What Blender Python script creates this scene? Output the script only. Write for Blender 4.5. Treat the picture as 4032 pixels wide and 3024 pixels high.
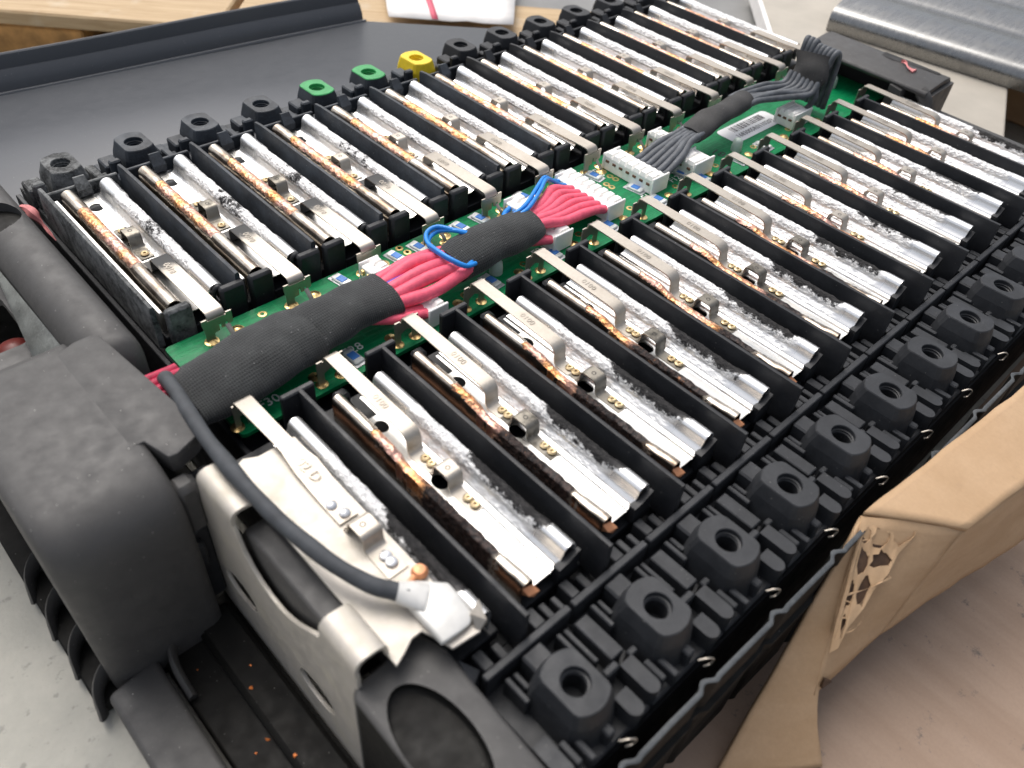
import bpy, bmesh, math, random
from mathutils import Vector, noise, Matrix, geometry
R=math.radians
random.seed(7)
SC=bpy.context.scene
for o in list(bpy.data.objects): bpy.data.objects.remove(o)
SC.unit_settings.scale_length=0.04          # one unit = one module pitch = 4 cm
COL=SC.collection
# ---------------------------------------------------------------- camera
cam=bpy.data.cameras.new('camera'); camo=bpy.data.objects.new('camera',cam); COL.objects.link(camo)
cam.sensor_width=36; cam.lens=28.725; cam.clip_start=.05; cam.clip_end=500
camo.location=(-3.1183,-10.1798,5.7802); camo.rotation_euler=(0.790561,-0.0743976,-0.7538548)
SC.camera=camo
cam.dof.use_dof=True; cam.dof.focus_distance=10.6; cam.dof.aperture_fstop=.42
# ---------------------------------------------------------------- light
SUN_EL,SUN_AZ=R(60),R(78)                    # azimuth measured from +x towards +y
w=bpy.data.worlds.new("World"); SC.world=w; w.use_nodes=True
nt=w.node_tree; bg=nt.nodes['Background']
sky=nt.nodes.new('ShaderNodeTexSky'); sky.sky_type='NISHITA'; sky.sun_disc=False
sky.sun_elevation=SUN_EL; sky.sun_rotation=R(90)-SUN_AZ
sky.air_density=1.0; sky.dust_density=6.0; sky.ozone_density=1.0
hs=nt.nodes.new('ShaderNodeHueSaturation'); hs.inputs['Saturation'].default_value=.42   # high thin overcast
nt.links.new(sky.outputs[0],hs.inputs['Color']); nt.links.new(hs.outputs[0],bg.inputs[0]); bg.inputs[1].default_value=.15
sun=bpy.data.lights.new('sun','SUN'); sun.energy=1.0; sun.angle=R(50); sun.color=(1,.96,.9)
so=bpy.data.objects.new('sun',sun); COL.objects.link(so)
d=Vector((math.cos(SUN_EL)*math.cos(SUN_AZ),math.cos(SUN_EL)*math.sin(SUN_AZ),math.sin(SUN_EL)))
so.rotation_euler=d.to_track_quat('Z','Y').to_euler(); so.location=d*30
SC.view_settings.view_transform='Standard'; SC.view_settings.look='None'
SC.view_settings.gamma=1; SC.view_settings.exposure=.33

# ---------------------------------------------------------------- material kit
class NT:
    def __init__(s,name):
        s.m=bpy.data.materials.new(name); s.m.use_nodes=True; s.t=s.m.node_tree
        s.b=s.t.nodes['Principled BSDF']; s.oi=s.t.nodes.new('ShaderNodeObjectInfo')
        tc=s.t.nodes.new('ShaderNodeTexCoord'); s.uv=tc.outputs['UV']; s.raw=tc.outputs['Object']
        mul=s.n('ShaderNodeMath',operation='MULTIPLY'); s.l(s.oi.outputs['Random'],mul.inputs[0]); mul.inputs[1].default_value=57
        ad=s.n('ShaderNodeVectorMath',operation='ADD'); s.l(s.raw,ad.inputs[0]); s.l(mul.outputs[0],ad.inputs[1])
        s.co=ad.outputs[0]
    def n(s,t,**k):
        x=s.t.nodes.new(t)
        for a,v in k.items(): setattr(x,a,v)
        return x
    def l(s,a,b): s.t.links.new(a,b)
    def map(s,src,scale):
        m=s.n('ShaderNodeMapping'); s.l(src,m.inputs[0]); m.inputs['Scale'].default_value=scale; return m.outputs[0]
    def noise(s,scale,detail=4,rough=.55,src=None,st=None,dist=0):
        x=s.n('ShaderNodeTexNoise'); x.inputs['Scale'].default_value=scale; x.inputs['Detail'].default_value=detail
        x.inputs['Roughness'].default_value=rough; x.inputs['Distortion'].default_value=dist
        c=src or s.co
        if st: c=s.map(c,st)
        s.l(c,x.inputs['Vector']); return x.outputs['Fac']
    def vor(s,scale,src=None,st=None,feature='F1',out='Distance'):
        x=s.n('ShaderNodeTexVoronoi',feature=feature); x.inputs['Scale'].default_value=scale
        c=src or s.co
        if st: c=s.map(c,st)
        s.l(c,x.inputs['Vector']); return x.outputs[out]
    def ramp(s,f,a,b,va=0,vb=1):
        x=s.n('ShaderNodeMapRange'); x.clamp=True
        s.l(f,x.inputs[0]); x.inputs[1].default_value=a; x.inputs[2].default_value=b; x.inputs[3].default_value=va; x.inputs[4].default_value=vb
        return x.outputs[0]
    def math(s,op,a,b=None):
        x=s.n('ShaderNodeMath',operation=op)
        for i,v in enumerate((a,b)):
            if v is None: continue
            if isinstance(v,(int,float)): x.inputs[i].default_value=v
            else: s.l(v,x.inputs[i])
        return x.outputs[0]
    def mix(s,f,a,b):
        x=s.n('ShaderNodeMix',data_type='RGBA')
        if isinstance(f,(int,float)): x.inputs[0].default_value=f
        else: s.l(f,x.inputs[0])
        for i,v in ((6,a),(7,b)):
            if isinstance(v,tuple): x.inputs[i].default_value=(*v,1)
            else: s.l(v,x.inputs[i])
        return x.outputs[2]
    def set(s,k,v):
        if isinstance(v,tuple) and len(v)==3 and 'Color' in k: v=(*v,1)
        if isinstance(v,(int,float,tuple)): s.b.inputs[k].default_value=v
        else: s.l(v,s.b.inputs[k])
    def bump(s,h,strength=.3,dist=.02,prev=None):
        x=s.n('ShaderNodeBump'); x.inputs['Strength'].default_value=strength; x.inputs['Distance'].default_value=dist
        s.l(h,x.inputs['Height'])
        if prev: s.l(prev,x.inputs['Normal'])
        s.l(x.outputs[0],s.b.inputs['Normal']); return x.outputs[0]
    def axis(s,i,src=None):
        x=s.n('ShaderNodeSeparateXYZ'); s.l(src or s.raw,x.inputs[0]); return x.outputs[i]

def plastic(name,base,rough=.5,dust=.25,dustcol=(.20,.19,.18),dscale=1.6,speck=.5,grain=.25,spec=.5,rv=1.0):
    t=NT(name)
    d=t.ramp(t.noise(dscale,6,.65),.40,.72,0,dust)
    fine=t.ramp(t.noise(34,3,.6),.45,.8,0,dust*.7)
    c=t.mix(d,base,dustcol); c=t.mix(fine,c,dustcol)
    v=t.vor(16); pick=t.ramp(t.noise(9,2),.50,.62)
    sp=t.math('MULTIPLY',t.ramp(v,.05,.10,1,0),t.math('MULTIPLY',pick,speck))
    c=t.mix(sp,c,(.42,.41,.38))
    t.set('Base Color',c); t.set('Specular IOR Level',spec)
    t.set('Roughness',t.ramp(t.noise(6,4),.3,.7,rough-.08*rv,min(1,rough+.14*rv)))
    t.bump(t.noise(120,2),grain,.004)
    return t.m
def metal(name,base,rough=.28,stain=(.25,.2,.15),st=.3,brush=(60,1.2,60),bumps=.12,rv=.12):
    t=NT(name)
    br=t.noise(1,4,.6,st=brush)
    sm=t.ramp(t.noise(3.2,5,.65),.48,.72,0,st)
    t.set('Base Color',t.mix(sm,t.mix(t.ramp(br,.3,.7),tuple(x*.86 for x in base),base),stain))
    t.set('Metallic',1.0); t.set('Roughness',t.math('ADD',t.ramp(br,.3,.7,rough-rv*.5,rough+rv*.5),t.math('MULTIPLY',sm,.35)))
    t.bump(br,bumps,.006)
    return t.m
MAT={}
MAT['black']=plastic('black_plastic',(.010,.011,.0135),.48,.10,(.10,.105,.115),1.8,.55,spec=.45)
MAT['deck']=plastic('deck_plastic',(.0135,.015,.018),.52,.16,(.10,.105,.115),2.4,.5,spec=.5)
MAT['dusty']=plastic('dusty_plastic',(.012,.0145,.019),.55,.34,(.10,.125,.155),1.6,.8)
MAT['powder']=plastic('powdery_plastic',(.015,.016,.017),.75,.85,(.24,.25,.25),5.5,1,.8)
MAT['cover']=plastic('grey_cover_plastic',(.050,.0485,.048),.55,.20,(.115,.11,.104),1.2,1.0)
MAT['rim']=plastic('lit_rim_plastic',(.05,.055,.06),.45,.5,(.16,.17,.175),4,.5)  # paler plastic, paints the light caught by the casing rim
MAT['lid']=plastic('lid_plastic',(.064,.069,.078),.38,.14,(.115,.12,.13),.35,.8,grain=.08,rv=.2)
MAT['casing']=plastic('casing_plastic',(.006,.0058,.0052),.6,.06,(.05,.04,.026),3.2,.6,spec=.22)
MAT['tape']=plastic('plain_tape',(.028,.028,.029),.8,.3,(.10,.095,.09),3,.8)
MAT['nickel']=metal('nickel_strip',(.50,.46,.405),.50,(.33,.28,.23),.30,brush=(40,40,12),bumps=.05,rv=.08)
MAT['steel']=metal('contact_steel',(.78,.77,.74),.30,(.55,.50,.42),.35,brush=(34,.7,34),bumps=.04,rv=.10)
MAT['bracket']=metal('bracket_steel',(.55,.51,.455),.50,(.50,.46,.36),.5,brush=(8,8,8),bumps=.03)
MAT['bracket'].node_tree.nodes['Principled BSDF'].inputs['Metallic'].default_value=.35
MAT['solder']=metal('solder',(.75,.76,.78),.35,(.3,.3,.3),.3,brush=(20,20,20),bumps=.3)
MAT['goldpad']=metal('gold_pad',(.80,.58,.26),.30,(.4,.25,.1),.3,brush=(20,20,20))
MAT['copperend']=metal('bare_copper',(.80,.36,.18),.45,(.40,.16,.08),.3,brush=(20,20,20),bumps=.3)
MAT['copperend'].node_tree.nodes['Principled BSDF'].inputs['Metallic'].default_value=.45
def alu():
    t=NT('sprayed_aluminium')
    at=t.n('ShaderNodeAttribute',attribute_type='GEOMETRY',attribute_name='zone')  # r: crinkled, g: charred
    sep=t.n('ShaderNodeSeparateColor'); t.l(at.outputs['Color'],sep.inputs[0])
    z=sep.outputs[0]; ch=sep.outputs[1]
    n1=t.noise(9,7,.8,st=(1,.75,1)); n2=t.noise(30,5,.75,st=(1,.5,1)); fl=t.vor(26,st=(1,.55,1))
    thr=t.math('ADD',t.math('MULTIPLY',ch,.78),n1)
    mask=t.ramp(thr,.80,.88)
    mask=t.math('MULTIPLY',mask,t.ramp(ch,.05,.15))
    crink=t.mix(t.ramp(n2,.30,.58),(.50,.50,.51),(.96,.96,.955)); spk=t.math('MULTIPLY',t.ramp(t.noise(22,5,.8),.60,.66),.75); crink=t.mix(spk,crink,(.10,.10,.10))
    base=t.mix(z,(.92,.915,.905),crink)
    t.set('Base Color',t.mix(mask,base,t.mix(t.ramp(n2,.4,.7),(.007,.007,.008),(.045,.042,.042))))
    t.set('Metallic',t.math('MULTIPLY',t.ramp(mask,0,1,1,.3),t.ramp(z,0,1,.82,.5)))
    r=t.math('ADD',t.math('MULTIPLY',z,.28),.27)
    t.set('Roughness',t.math('ADD',r,t.math('MULTIPLY',mask,.25)))
    h=t.math('MULTIPLY',t.math('ADD',t.math('ADD',n2,fl),n1),z)
    t.bump(h,.7,.03)
    return t.m
MAT['alu']=alu()
def copper():
    t=NT('worn_copper_rail')
    at=t.n('ShaderNodeAttribute',attribute_type='GEOMETRY',attribute_name='zone')
    sep=t.n('ShaderNodeSeparateColor'); t.l(at.outputs['Color'],sep.inputs[0])
    z=sep.outputs[0]; ch=sep.outputs[1]; top=sep.outputs[2]
    n1=t.noise(8,6,.75,st=(1,.5,1)); n2=t.noise(26,4,.6); n3=t.noise(3,3); fl=t.vor(19,st=(1,.8,1))
    cop=t.mix(t.ramp(n2,.35,.65),(.50,.19,.075),(.82,.46,.21))
    cop=t.mix(t.ramp(n3,.40,.60,0,.85),cop,(.64,.40,.35))
    dark=t.mix(t.ramp(n2,.4,.7),(.010,.0085,.009),(.060,.036,.030)); dark=t.mix(t.ramp(t.noise(7,5,.8),.62,.70,0,.8),dark,(.38,.17,.08))
    worn=t.ramp(t.math('ADD',t.math('MULTIPLY',z,t.math('ADD',.55,top)),t.math('MULTIPLY',n1,.9)),1.10,1.20)
    nick=t.mix(t.ramp(t.noise(4,5,.7,st=(1,.4,1)),.42,.62,0,.85),(.60,.54,.46),(.15,.095,.06))
    c=t.mix(worn,nick,cop)
    m=t.ramp(t.math('ADD',t.math('MULTIPLY',ch,.7),n1),.78,.92)
    m=t.math('MULTIPLY',m,t.ramp(ch,.05,.12))
    t.set('Base Color',t.mix(m,c,dark)); t.set('Metallic',t.ramp(m,0,1,1,.4))
    t.set('Roughness',t.math('ADD',t.ramp(worn,0,1,.24,.40),t.math('MULTIPLY',m,.25)))
    t.bump(t.math('MULTIPLY',t.math('ADD',n2,fl),t.math('ADD',worn,m)),.6,.022)
    return t.m
MAT['copper']=copper()
def simple(name,base,rough=.5,metal=0,var=.12,scale=8,bump=.1,bs=60,**k):
    t=NT(name)
    t.set('Base Color',t.mix(t.ramp(t.noise(scale,4),.3,.7),tuple(x*(1-var) for x in base),tuple(min(1,x*(1+var)) for x in base)))
    t.set('Roughness',rough); t.set('Metallic',metal)
    for a,v in k.items(): t.set(a.replace('_',' '),v)
    if bump: t.bump(t.noise(bs,3),bump,.006)
    return t.m
MAT['char_shade']=simple('char_and_hole_shade',(.02,.019,.019),.6,.2,.5,12,.6,30)  # char, and the painted shade of the clip holes
def pcbm():
    t=NT('green_solder_mask')
    tr=t.noise(1,2,.5,st=(2.2,26,1)); tr2=t.noise(1,2,.5,st=(30,3,1))
    lines=t.math('MAXIMUM',t.ramp(tr,.53,.56),t.ramp(tr2,.60,.62))
    c=t.mix(t.math('MULTIPLY',lines,.55),(.002,.165,.058),(.005,.25,.085))
    haz=t.ramp(t.noise(2.4,5,.7),.56,.75,0,.35)
    t.set('Base Color',t.mix(haz,c,(.12,.33,.22))); t.set('Roughness',t.ramp(t.noise(3,5,.7),.4,.7,.3,.55))
    t.set('Specular IOR Level',.22); t.bump(lines,.25,.006)
    return t.m
MAT['pcb']=pcbm()
MAT['pcbedge']=simple('board_edge',(.16,.16,.03),.5)
MAT['conn']=simple('white_nylon',(.92,.91,.88),.38,0,.05,5,.05)
MAT['white']=simple('white_silkscreen',(.78,.80,.76),.6,0,.1)
MAT['pink']=simple('pink_insulation',(.78,.10,.17),.55,0,.15,14,.12,50)
MAT['blue']=simple('blue_insulation',(.01,.23,.70),.35,0,.08)
MAT['violet']=simple('violet_insulation',(.05,.04,.40),.4)
MAT['cable']=simple('grey_black_sheath',(.045,.050,.057),.72,0,.25,6,.2,90)
MAT['wire']=simple('grey_wire_sheath',(.085,.093,.105),.6,0,.3,9,.25,70)
MAT['peg']=simple('milky_peg',(.62,.72,.66),.35,0,.06,5,0,60,Transmission_Weight=.35,Alpha=1.0)
MAT['fuseb']=simple('fuse_blue',(.06,.20,.55),.3)
MAT['fusew']=simple('fuse_cap',(.74,.76,.74),.3,.3,.15,14)
MAT['print']=simple('black_print',(.03,.03,.035),.6)
MAT['greyprint']=simple('grey_print',(.30,.31,.34),.6)
MAT['yellow']=simple('yellow_paint',(.80,.58,.015),.5,0,.12,7,.3,30)
MAT['green']=simple('green_paint',(.03,.30,.085),.5,0,.18,7,.3,30)
MAT['pinkfoam']=simple('pink_sealant',(.62,.22,.22),.7,0,.25,6,.5,14)
MAT['redpart']=simple('dull_red_plastic',(.14,.018,.014),.45)
def sooted():
    t=NT('sooted_nickel')
    n=t.noise(7,6,.75,st=(1,.35,1)); y=t.axis(1)
    m=t.ramp(t.math('ADD',t.ramp(y,-2.65,-2.08),n),.92,1.15)
    t.set('Base Color',t.mix(m,(.50,.46,.405),(.055,.055,.055))); t.set('Metallic',t.ramp(m,0,1,1,.5)); t.set('Roughness',.48); t.bump(n,.1,.006)
    return t.m
MAT['nickelsoot']=sooted()
MAT['sooty']=metal('sooty_nickel',(.27,.25,.215),.45,(.02,.02,.02),.95,brush=(10,10,10),bumps=.1)
MAT['weldgold']=metal('weld_stain',(.58,.47,.29),.42,(.30,.18,.08),.5,brush=(20,20,20),bumps=.2)
MAT['stamp']=metal('stamped_nickel',(.42,.385,.34),.5,(.2,.18,.15),.3,brush=(20,20,20))
MAT['label']=simple('label_paper',(.78,.78,.80),.45,0,.03)
MAT['paper']=simple('white_paper',(.76,.74,.72),.75,0,.06,3,.3,5)
MAT['stripe']=simple('pink_stripe',(.65,.10,.16),.6)
MAT['scrape']=plastic('scraped_plastic',(.10,.105,.10),.35,.6,(.34,.36,.34),3,.6,.5)
MAT['lug']=metal('bright_tin',(.74,.73,.70),.45,(.8,.78,.7),.3,brush=(9,9,9),bumps=.05)
MAT['lug'].node_tree.nodes['Principled BSDF'].inputs['Metallic'].default_value=.3
MAT['brownslot']=simple('brown_slot',(.14,.06,.03),.6)
MAT['crimson']=simple('crimson_insulation',(.45,.01,.06),.6,0,.3,14,.4,40)
MAT['crumb']=simple('orange_crumb',(.75,.22,.05),.5,.3)
def fabric():
    t=NT('woven_fabric_tape')
    a=t.n('ShaderNodeTexWave',bands_direction='X'); a.inputs['Scale'].default_value=12; a.inputs['Distortion'].default_value=.4
    b=t.n('ShaderNodeTexWave',bands_direction='Y'); b.inputs['Scale'].default_value=9; b.inputs['Distortion'].default_value=.4
    t.l(t.uv,a.inputs[0]); t.l(t.uv,b.inputs[0])
    h=t.math('MAXIMUM',a.outputs['Fac'],b.outputs['Fac'])
    d=t.ramp(t.noise(3,6,.75),.45,.72,0,.45)
    sp=t.ramp(t.vor(13),.05,.10,.7,0)
    c=t.mix(t.ramp(h,.3,1),(.005,.0055,.006),(.022,.024,.025)); c=t.mix(d,c,(.055,.06,.06)); c=t.mix(sp,c,(.25,.25,.25))
    t.set('Base Color',c); t.set('Roughness',.85); t.set('Sheen Weight',.15)
    t.bump(h,.5,.010)
    return t.m
MAT['fabric']=fabric()
def concrete():
    t=NT('concrete')
    c=t.mix(t.ramp(t.noise(.7,8,.7),.3,.7),(.33,.325,.29),(.46,.445,.395))
    c=t.mix(t.ramp(t.noise(2.2,6,.7),.55,.72,0,.6),c,(.46,.44,.385))
    c=t.mix(t.ramp(t.noise(8,3),.62,.7,0,.5),c,(.18,.18,.16))
    t.set('Base Color',c); t.set('Roughness',.85); t.bump(t.noise(9,8,.7),.5,.03)
    return t.m
MAT['concrete']=concrete()
def card(name,a,b,streak=(1.2,.12,1),spots=.5):
    t=NT(name)
    c=t.mix(t.ramp(t.noise(1.4,4,.6,st=streak),.35,.65),a,b)
    c=t.mix(t.ramp(t.noise(26,4,.7),.3,.7,0,.18),c,tuple(x*.6 for x in a))
    dk=t.math('MULTIPLY',t.ramp(t.noise(2.6,6,.75),.60,.70,0,1),spots)
    c=t.mix(dk,c,(.12,.10,.09))
    t.set('Base Color',c); t.set('Roughness',.8); t.bump(t.noise(12,5,st=(1,.4,1)),.25,.02)
    return t.m
MAT['board']=card('pinkish_cardboard',(.285,.20,.145),(.325,.235,.175),(2.6,.4,1),1.0)
MAT['kraft']=card('kraft_cardboard',(.42,.275,.155),(.48,.325,.195),(1,1,3),.12)
MAT['kraftshade']=card('shaded_kraft_core',(.045,.024,.014),(.10,.055,.03),(4,4,4),.1)  # kraft darkened to paint the shade inside the tear
def wood():
    t=NT('pale_wood')
    g=t.noise(1,5,.65,st=(.7,9,9),dist=.5)
    c=t.mix(t.ramp(g,.3,.7),(.38,.255,.13),(.54,.40,.24))
    c=t.mix(t.ramp(t.noise(1.5,4),.55,.7,0,.6),c,(.52,.43,.31))
    t.set('Base Color',c); t.set('Roughness',.7); t.bump(g,.3,.03)
    return t.m
MAT['wood']=wood()
MAT['darkwood']=simple('orange_wood_block',(.42,.22,.07),.7,0,.35,3,.4,9)  # orange-brown wood of the pallet blocks
MAT['slab']=simple('grey_rubber_sheet',(.20,.20,.195),.6,0,.12,1.2,.1)
MAT['beige']=simple('beige_moulded_foam',(.40,.365,.31),.6,0,.09,1.1,.1,20)
MAT['sheet']=metal('corrugated_metal',(.30,.30,.295),.27,(.17,.17,.17),.5,brush=(1,14,14))

# ---------------------------------------------------------------- geometry kit
class G:
    def __init__(s): s.v=[]; s.f=[]; s.uv={}; s.mi=[]
    def add(s,vs,fs,mi=0):
        o=len(s.v); s.v+= [tuple(v) for v in vs]; s.f+=[tuple(i+o for i in f) for f in fs]; s.mi+=[mi]*len(fs); return o
    def hull(s,pts,mi=0):
        bm=bmesh.new()
        for p in pts: bm.verts.new(p)
        r=bmesh.ops.convex_hull(bm,input=bm.verts)
        junk=[e for e in r['geom_interior'] if isinstance(e,bmesh.types.BMVert)]
        bmesh.ops.delete(bm,geom=junk,context='VERTS')
        bmesh.ops.dissolve_limit(bm,angle_limit=.02,verts=bm.verts,edges=bm.edges)
        bmesh.ops.recalc_face_normals(bm,faces=bm.faces)
        bm.verts.index_update()
        s.add([v.co for v in bm.verts],[[v.index for v in f.verts] for f in bm.faces],mi); bm.free(); return s
    def box(s,x0,x1,y0,y1,z0,z1,c=.012,mi=0):
        if x0>x1:x0,x1=x1,x0
        if y0>y1:y0,y1=y1,y0
        if z0>z1:z0,z1=z1,z0
        c=min(c,(x1-x0)*.45,(y1-y0)*.45,(z1-z0)*.45); p=[]
        for x,sx in ((x0,1),(x1,-1)):
            for y,sy in ((y0,1),(y1,-1)):
                for z,sz in ((z0,1),(z1,-1)):
                    p+=[(x,y+sy*c,z+sz*c),(x+sx*c,y,z+sz*c),(x+sx*c,y+sy*c,z)]
        return s.hull(p,mi)
    def prism(s,poly,a,b,axis='z',mi=0):
        # poly: 2D outline (any simple polygon); extruded from a to b along axis
        n=len(poly)
        def P(u,v,t): return {'z':(u,v,t),'y':(u,t,v),'x':(t,u,v)}[axis]
        tri=geometry.tessellate_polygon([[Vector((u,v,0)) for u,v in poly]])
        vs=[P(u,v,a) for u,v in poly]+[P(u,v,b) for u,v in poly]
        fs=[(i,(i+1)%n,n+(i+1)%n,n+i) for i in range(n)]
        fs+=[tuple(t) for t in tri]+[tuple(n+i for i in reversed(t)) for t in tri]
        s.add(vs,fs,mi); return s
    def grid(s,rows,closed=False,caps=False,mi=0,uv=None):
        m=len(rows[0]); o=len(s.v)
        for r in rows: s.v+=[tuple(p) for p in r]
        for i in range(len(rows)-1):
            for j in range(m if closed else m-1):
                k=(j+1)%m
                f=(o+i*m+j,o+i*m+k,o+(i+1)*m+k,o+(i+1)*m+j)
                if uv: s.uv[len(s.f)]=[(uv[i][0],j*uv[i][1]/m),(uv[i][0],(j+1)*uv[i][1]/m),(uv[i+1][0],(j+1)*uv[i][1]/m),(uv[i+1][0],j*uv[i][1]/m)]
                s.f.append(f); s.mi.append(mi)
        if caps:
            s.f.append(tuple(o+j for j in reversed(range(m)))); s.mi.append(mi)
            b=o+(len(rows)-1)*m; s.f.append(tuple(b+j for j in range(m))); s.mi.append(mi)
        return s
    def sweep(s,path,ru,rv=None,n=10,up=(0,0,1),res=6,caps=True,wob=0,seed=0,mi=0):
        # smooth tube through points; ru sideways radius, rv vertical; radii may be lists per control point
        rv=ru if rv is None else rv
        P=[Vector(p) for p in path]; m=len(P)
        def lst(r): return list(r) if isinstance(r,(list,tuple)) else [r]*m
        ru,rv=lst(ru),lst(rv); pts=[];A=[];B=[]
        for i in range(m-1):
            p0=P[max(i-1,0)];p1=P[i];p2=P[i+1];p3=P[min(i+2,m-1)]
            for k in range(res):
                t=k/res
                pts.append(.5*((2*p1)+(p2-p0)*t+(2*p0-5*p1+4*p2-p3)*t*t+(3*p1-p0-3*p2+p3)*t**3))
                A.append(ru[i]*(1-t)+ru[i+1]*t);B.append(rv[i]*(1-t)+rv[i+1]*t)
        pts.append(P[-1]);A.append(ru[-1]);B.append(rv[-1])
        rows=[];uv=[];L=0;side=None
        for i,p in enumerate(pts):
            tg=(pts[min(i+1,len(pts)-1)]-pts[max(i-1,0)]).normalized()
            if side is None:
                side=tg.cross(Vector(up)); 
                if side.length<1e-3: side=tg.cross(Vector((0,1,0)))
            side=(side-tg*side.dot(tg)).normalized()
            if abs(tg.dot(Vector(up)))<.9: 
                s2=tg.cross(Vector(up)).normalized()
                if s2.dot(side)>0: side=(side*.5+s2*.5).normalized()
            u2=side.cross(tg)
            if i: L+=(p-pts[i-1]).length
            row=[]
            for j in range(n):
                a=2*math.pi*j/n; q=p+side*math.cos(a)*A[i]+u2*math.sin(a)*B[i]
                if wob: q=q+(side*math.cos(a)+u2*math.sin(a))*wob*noise.noise(q*3.1+Vector((seed,0,0)))
                row.append(q)
            rows.append(row); uv.append((L,2*math.pi*max(A)*.8))
        s.grid(rows,True,caps,mi,uv); return s
    def strip(s,path,x0,x1,t=.012,bev=.0,mi=0):
        # bent sheet: path of (y,z) points, width x0..x1 (numbers or lists)
        m=len(path); X0=x0 if isinstance(x0,list) else [x0]*m; X1=x1 if isinstance(x1,list) else [x1]*m
        up=[];dn=[]
        for i,(y,z) in enumerate(path):
            a=Vector(path[max(i-1,0)]);b=Vector(path[min(i+1,m-1)]); d=(b-a).normalized(); nrm=Vector((-d.y,d.x))*t
            up.append((y,z));dn.append((y-nrm.x,z-nrm.y))
        rows=[[(X0[i],*up[i]),(X1[i],*up[i]),(X1[i],*dn[i]),(X0[i],*dn[i])] for i in range(m)]
        return s.grid(rows,True,True,mi)
    def lathe(s,prof,c,n=20,mi=0,caps=True):
        rows=[[(c[0]+r*math.cos(2*math.pi*j/n),c[1]+r*math.sin(2*math.pi*j/n),c[2]+z) for j in range(n)] for r,z in prof]
        return s.grid(rows,True,caps,mi)
    def mesh(s,name,mats,smooth=40,zone=None,recalc=True):
        me=bpy.data.meshes.new(name); me.from_pydata(s.v,[],s.f)
        for m in (mats if isinstance(mats,(list,tuple)) else [mats]): me.materials.append(MAT[m])
        if any(s.mi): me.polygons.foreach_set('material_index',s.mi)
        if s.uv:
            u=me.uv_layers.new(name='UVMap')
            for fi,l in s.uv.items():
                p=me.polygons[fi]
                for k,li in enumerate(p.loop_indices): u.data[li].uv=l[k]
        if zone:
            a=me.color_attributes.new('zone','FLOAT_COLOR','POINT')
            for i,v in enumerate(s.v): a.data[i].color=(*zone(v),1)
        if recalc:
            bm=bmesh.new(); bm.from_mesh(me); bmesh.ops.recalc_face_normals(bm,faces=bm.faces); bm.to_mesh(me); bm.free()
        if smooth:
            me.polygons.foreach_set('use_smooth',[True]*len(me.polygons)); me.set_sharp_from_angle(angle=R(smooth))
        return me
    def obj(s,name,mats,parent=None,smooth=40,**k): return link(name,s.mesh(name,mats,smooth,k.pop('zone',None)),parent,**k)
def link(name,me,parent=None,loc=None,rz=None):
    o=bpy.data.objects.new(name,me); COL.objects.link(o)
    if parent: o.parent=parent
    if loc: o.location=loc
    if rz: o.rotation_euler=(0,0,rz)
    return o
def tag(o,label=None,cat=None,group=None,kind=None):
    for k,v in (('label',label),('category',cat),('group',group),('kind',kind)):
        if v: o[k]=v
    return o
def thing(name,loc,label,cat,group=None):
    o=bpy.data.objects.new(name,None); COL.objects.link(o); o.location=loc; o.empty_display_size=.1
    return tag(o,label,cat,group)
def plate_mesh(name,outer,holes,t,mat,bev=0,smooth=40):
    # flat plate in xy with real holes, top at z=0, made from a filled 2D curve
    cu=bpy.data.curves.new(name,'CURVE'); cu.dimensions='2D'; cu.fill_mode='BOTH'; cu.extrude=t/2-bev; cu.bevel_depth=bev
    for loop in [outer]+holes:
        sp=cu.splines.new('POLY'); sp.points.add(len(loop)-1); sp.use_cyclic_u=True
        for p,(x,y) in zip(sp.points,loop): p.co=(x,y,0,1)
    ob=bpy.data.objects.new(name,cu); COL.objects.link(ob)
    dg=bpy.context.evaluated_depsgraph_get(); me=bpy.data.meshes.new_from_object(ob.evaluated_get(dg))
    bpy.data.objects.remove(ob); bpy.data.curves.remove(cu)
    me.transform(Matrix.Translation((0,0,-t/2))); me.name=name
    me.materials.clear(); me.materials.append(MAT[mat])
    me.polygons.foreach_set('use_smooth',[True]*len(me.polygons)); me.set_sharp_from_angle(angle=R(smooth))
    return me
def circ(x,y,r,n=20,ry=None): return [(x+r*math.cos(2*math.pi*i/n),y+(ry or r)*math.sin(2*math.pi*i/n)) for i in range(n)]
def rrect(x0,x1,y0,y1,r,n=4):
    o=[]
    for cx,cy,a in ((x1-r,y1-r,0),(x0+r,y1-r,90),(x0+r,y0+r,180),(x1-r,y0+r,270)):
        for k in range(n+1): o.append((cx+r*math.cos(R(a+90*k/n)),cy+r*math.sin(R(a+90*k/n))))
    return o
def text_mesh(name,s,size,mat,ext=.003):
    cu=bpy.data.curves.new(name,'FONT'); cu.body=s; cu.size=size; cu.extrude=ext; cu.align_x='CENTER'; cu.align_y='CENTER'; cu.resolution_u=2
    ob=bpy.data.objects.new(name,cu); COL.objects.link(ob)
    dg=bpy.context.evaluated_depsgraph_get(); me=bpy.data.meshes.new_from_object(ob.evaluated_get(dg))
    bpy.data.objects.remove(ob); bpy.data.curves.remove(cu)
    me.materials.clear(); me.materials.append(MAT[mat]); me.name=name
    return me

# ================================================================ ground
g=G(); N=40
rows=[]
for i in range(N+1):
    rows.append([(-40+120*i/N,-40+110*j/N,-2.42) for j in range(N+1)])
g.grid(rows); o=g.obj('ground','concrete'); tag(o,kind='structure')
g=G(); ol=[(-.4,-9.35),(14,-9.2),(15,-16),(-2,-16),(-1.2,-11)]
g.prism(ol,-2.415,-2.36); o=g.obj('cardboard_sheet','board'); tag(o,'flat pinkish cardboard sheet lying in front of the battery pack','cardboard')

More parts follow.
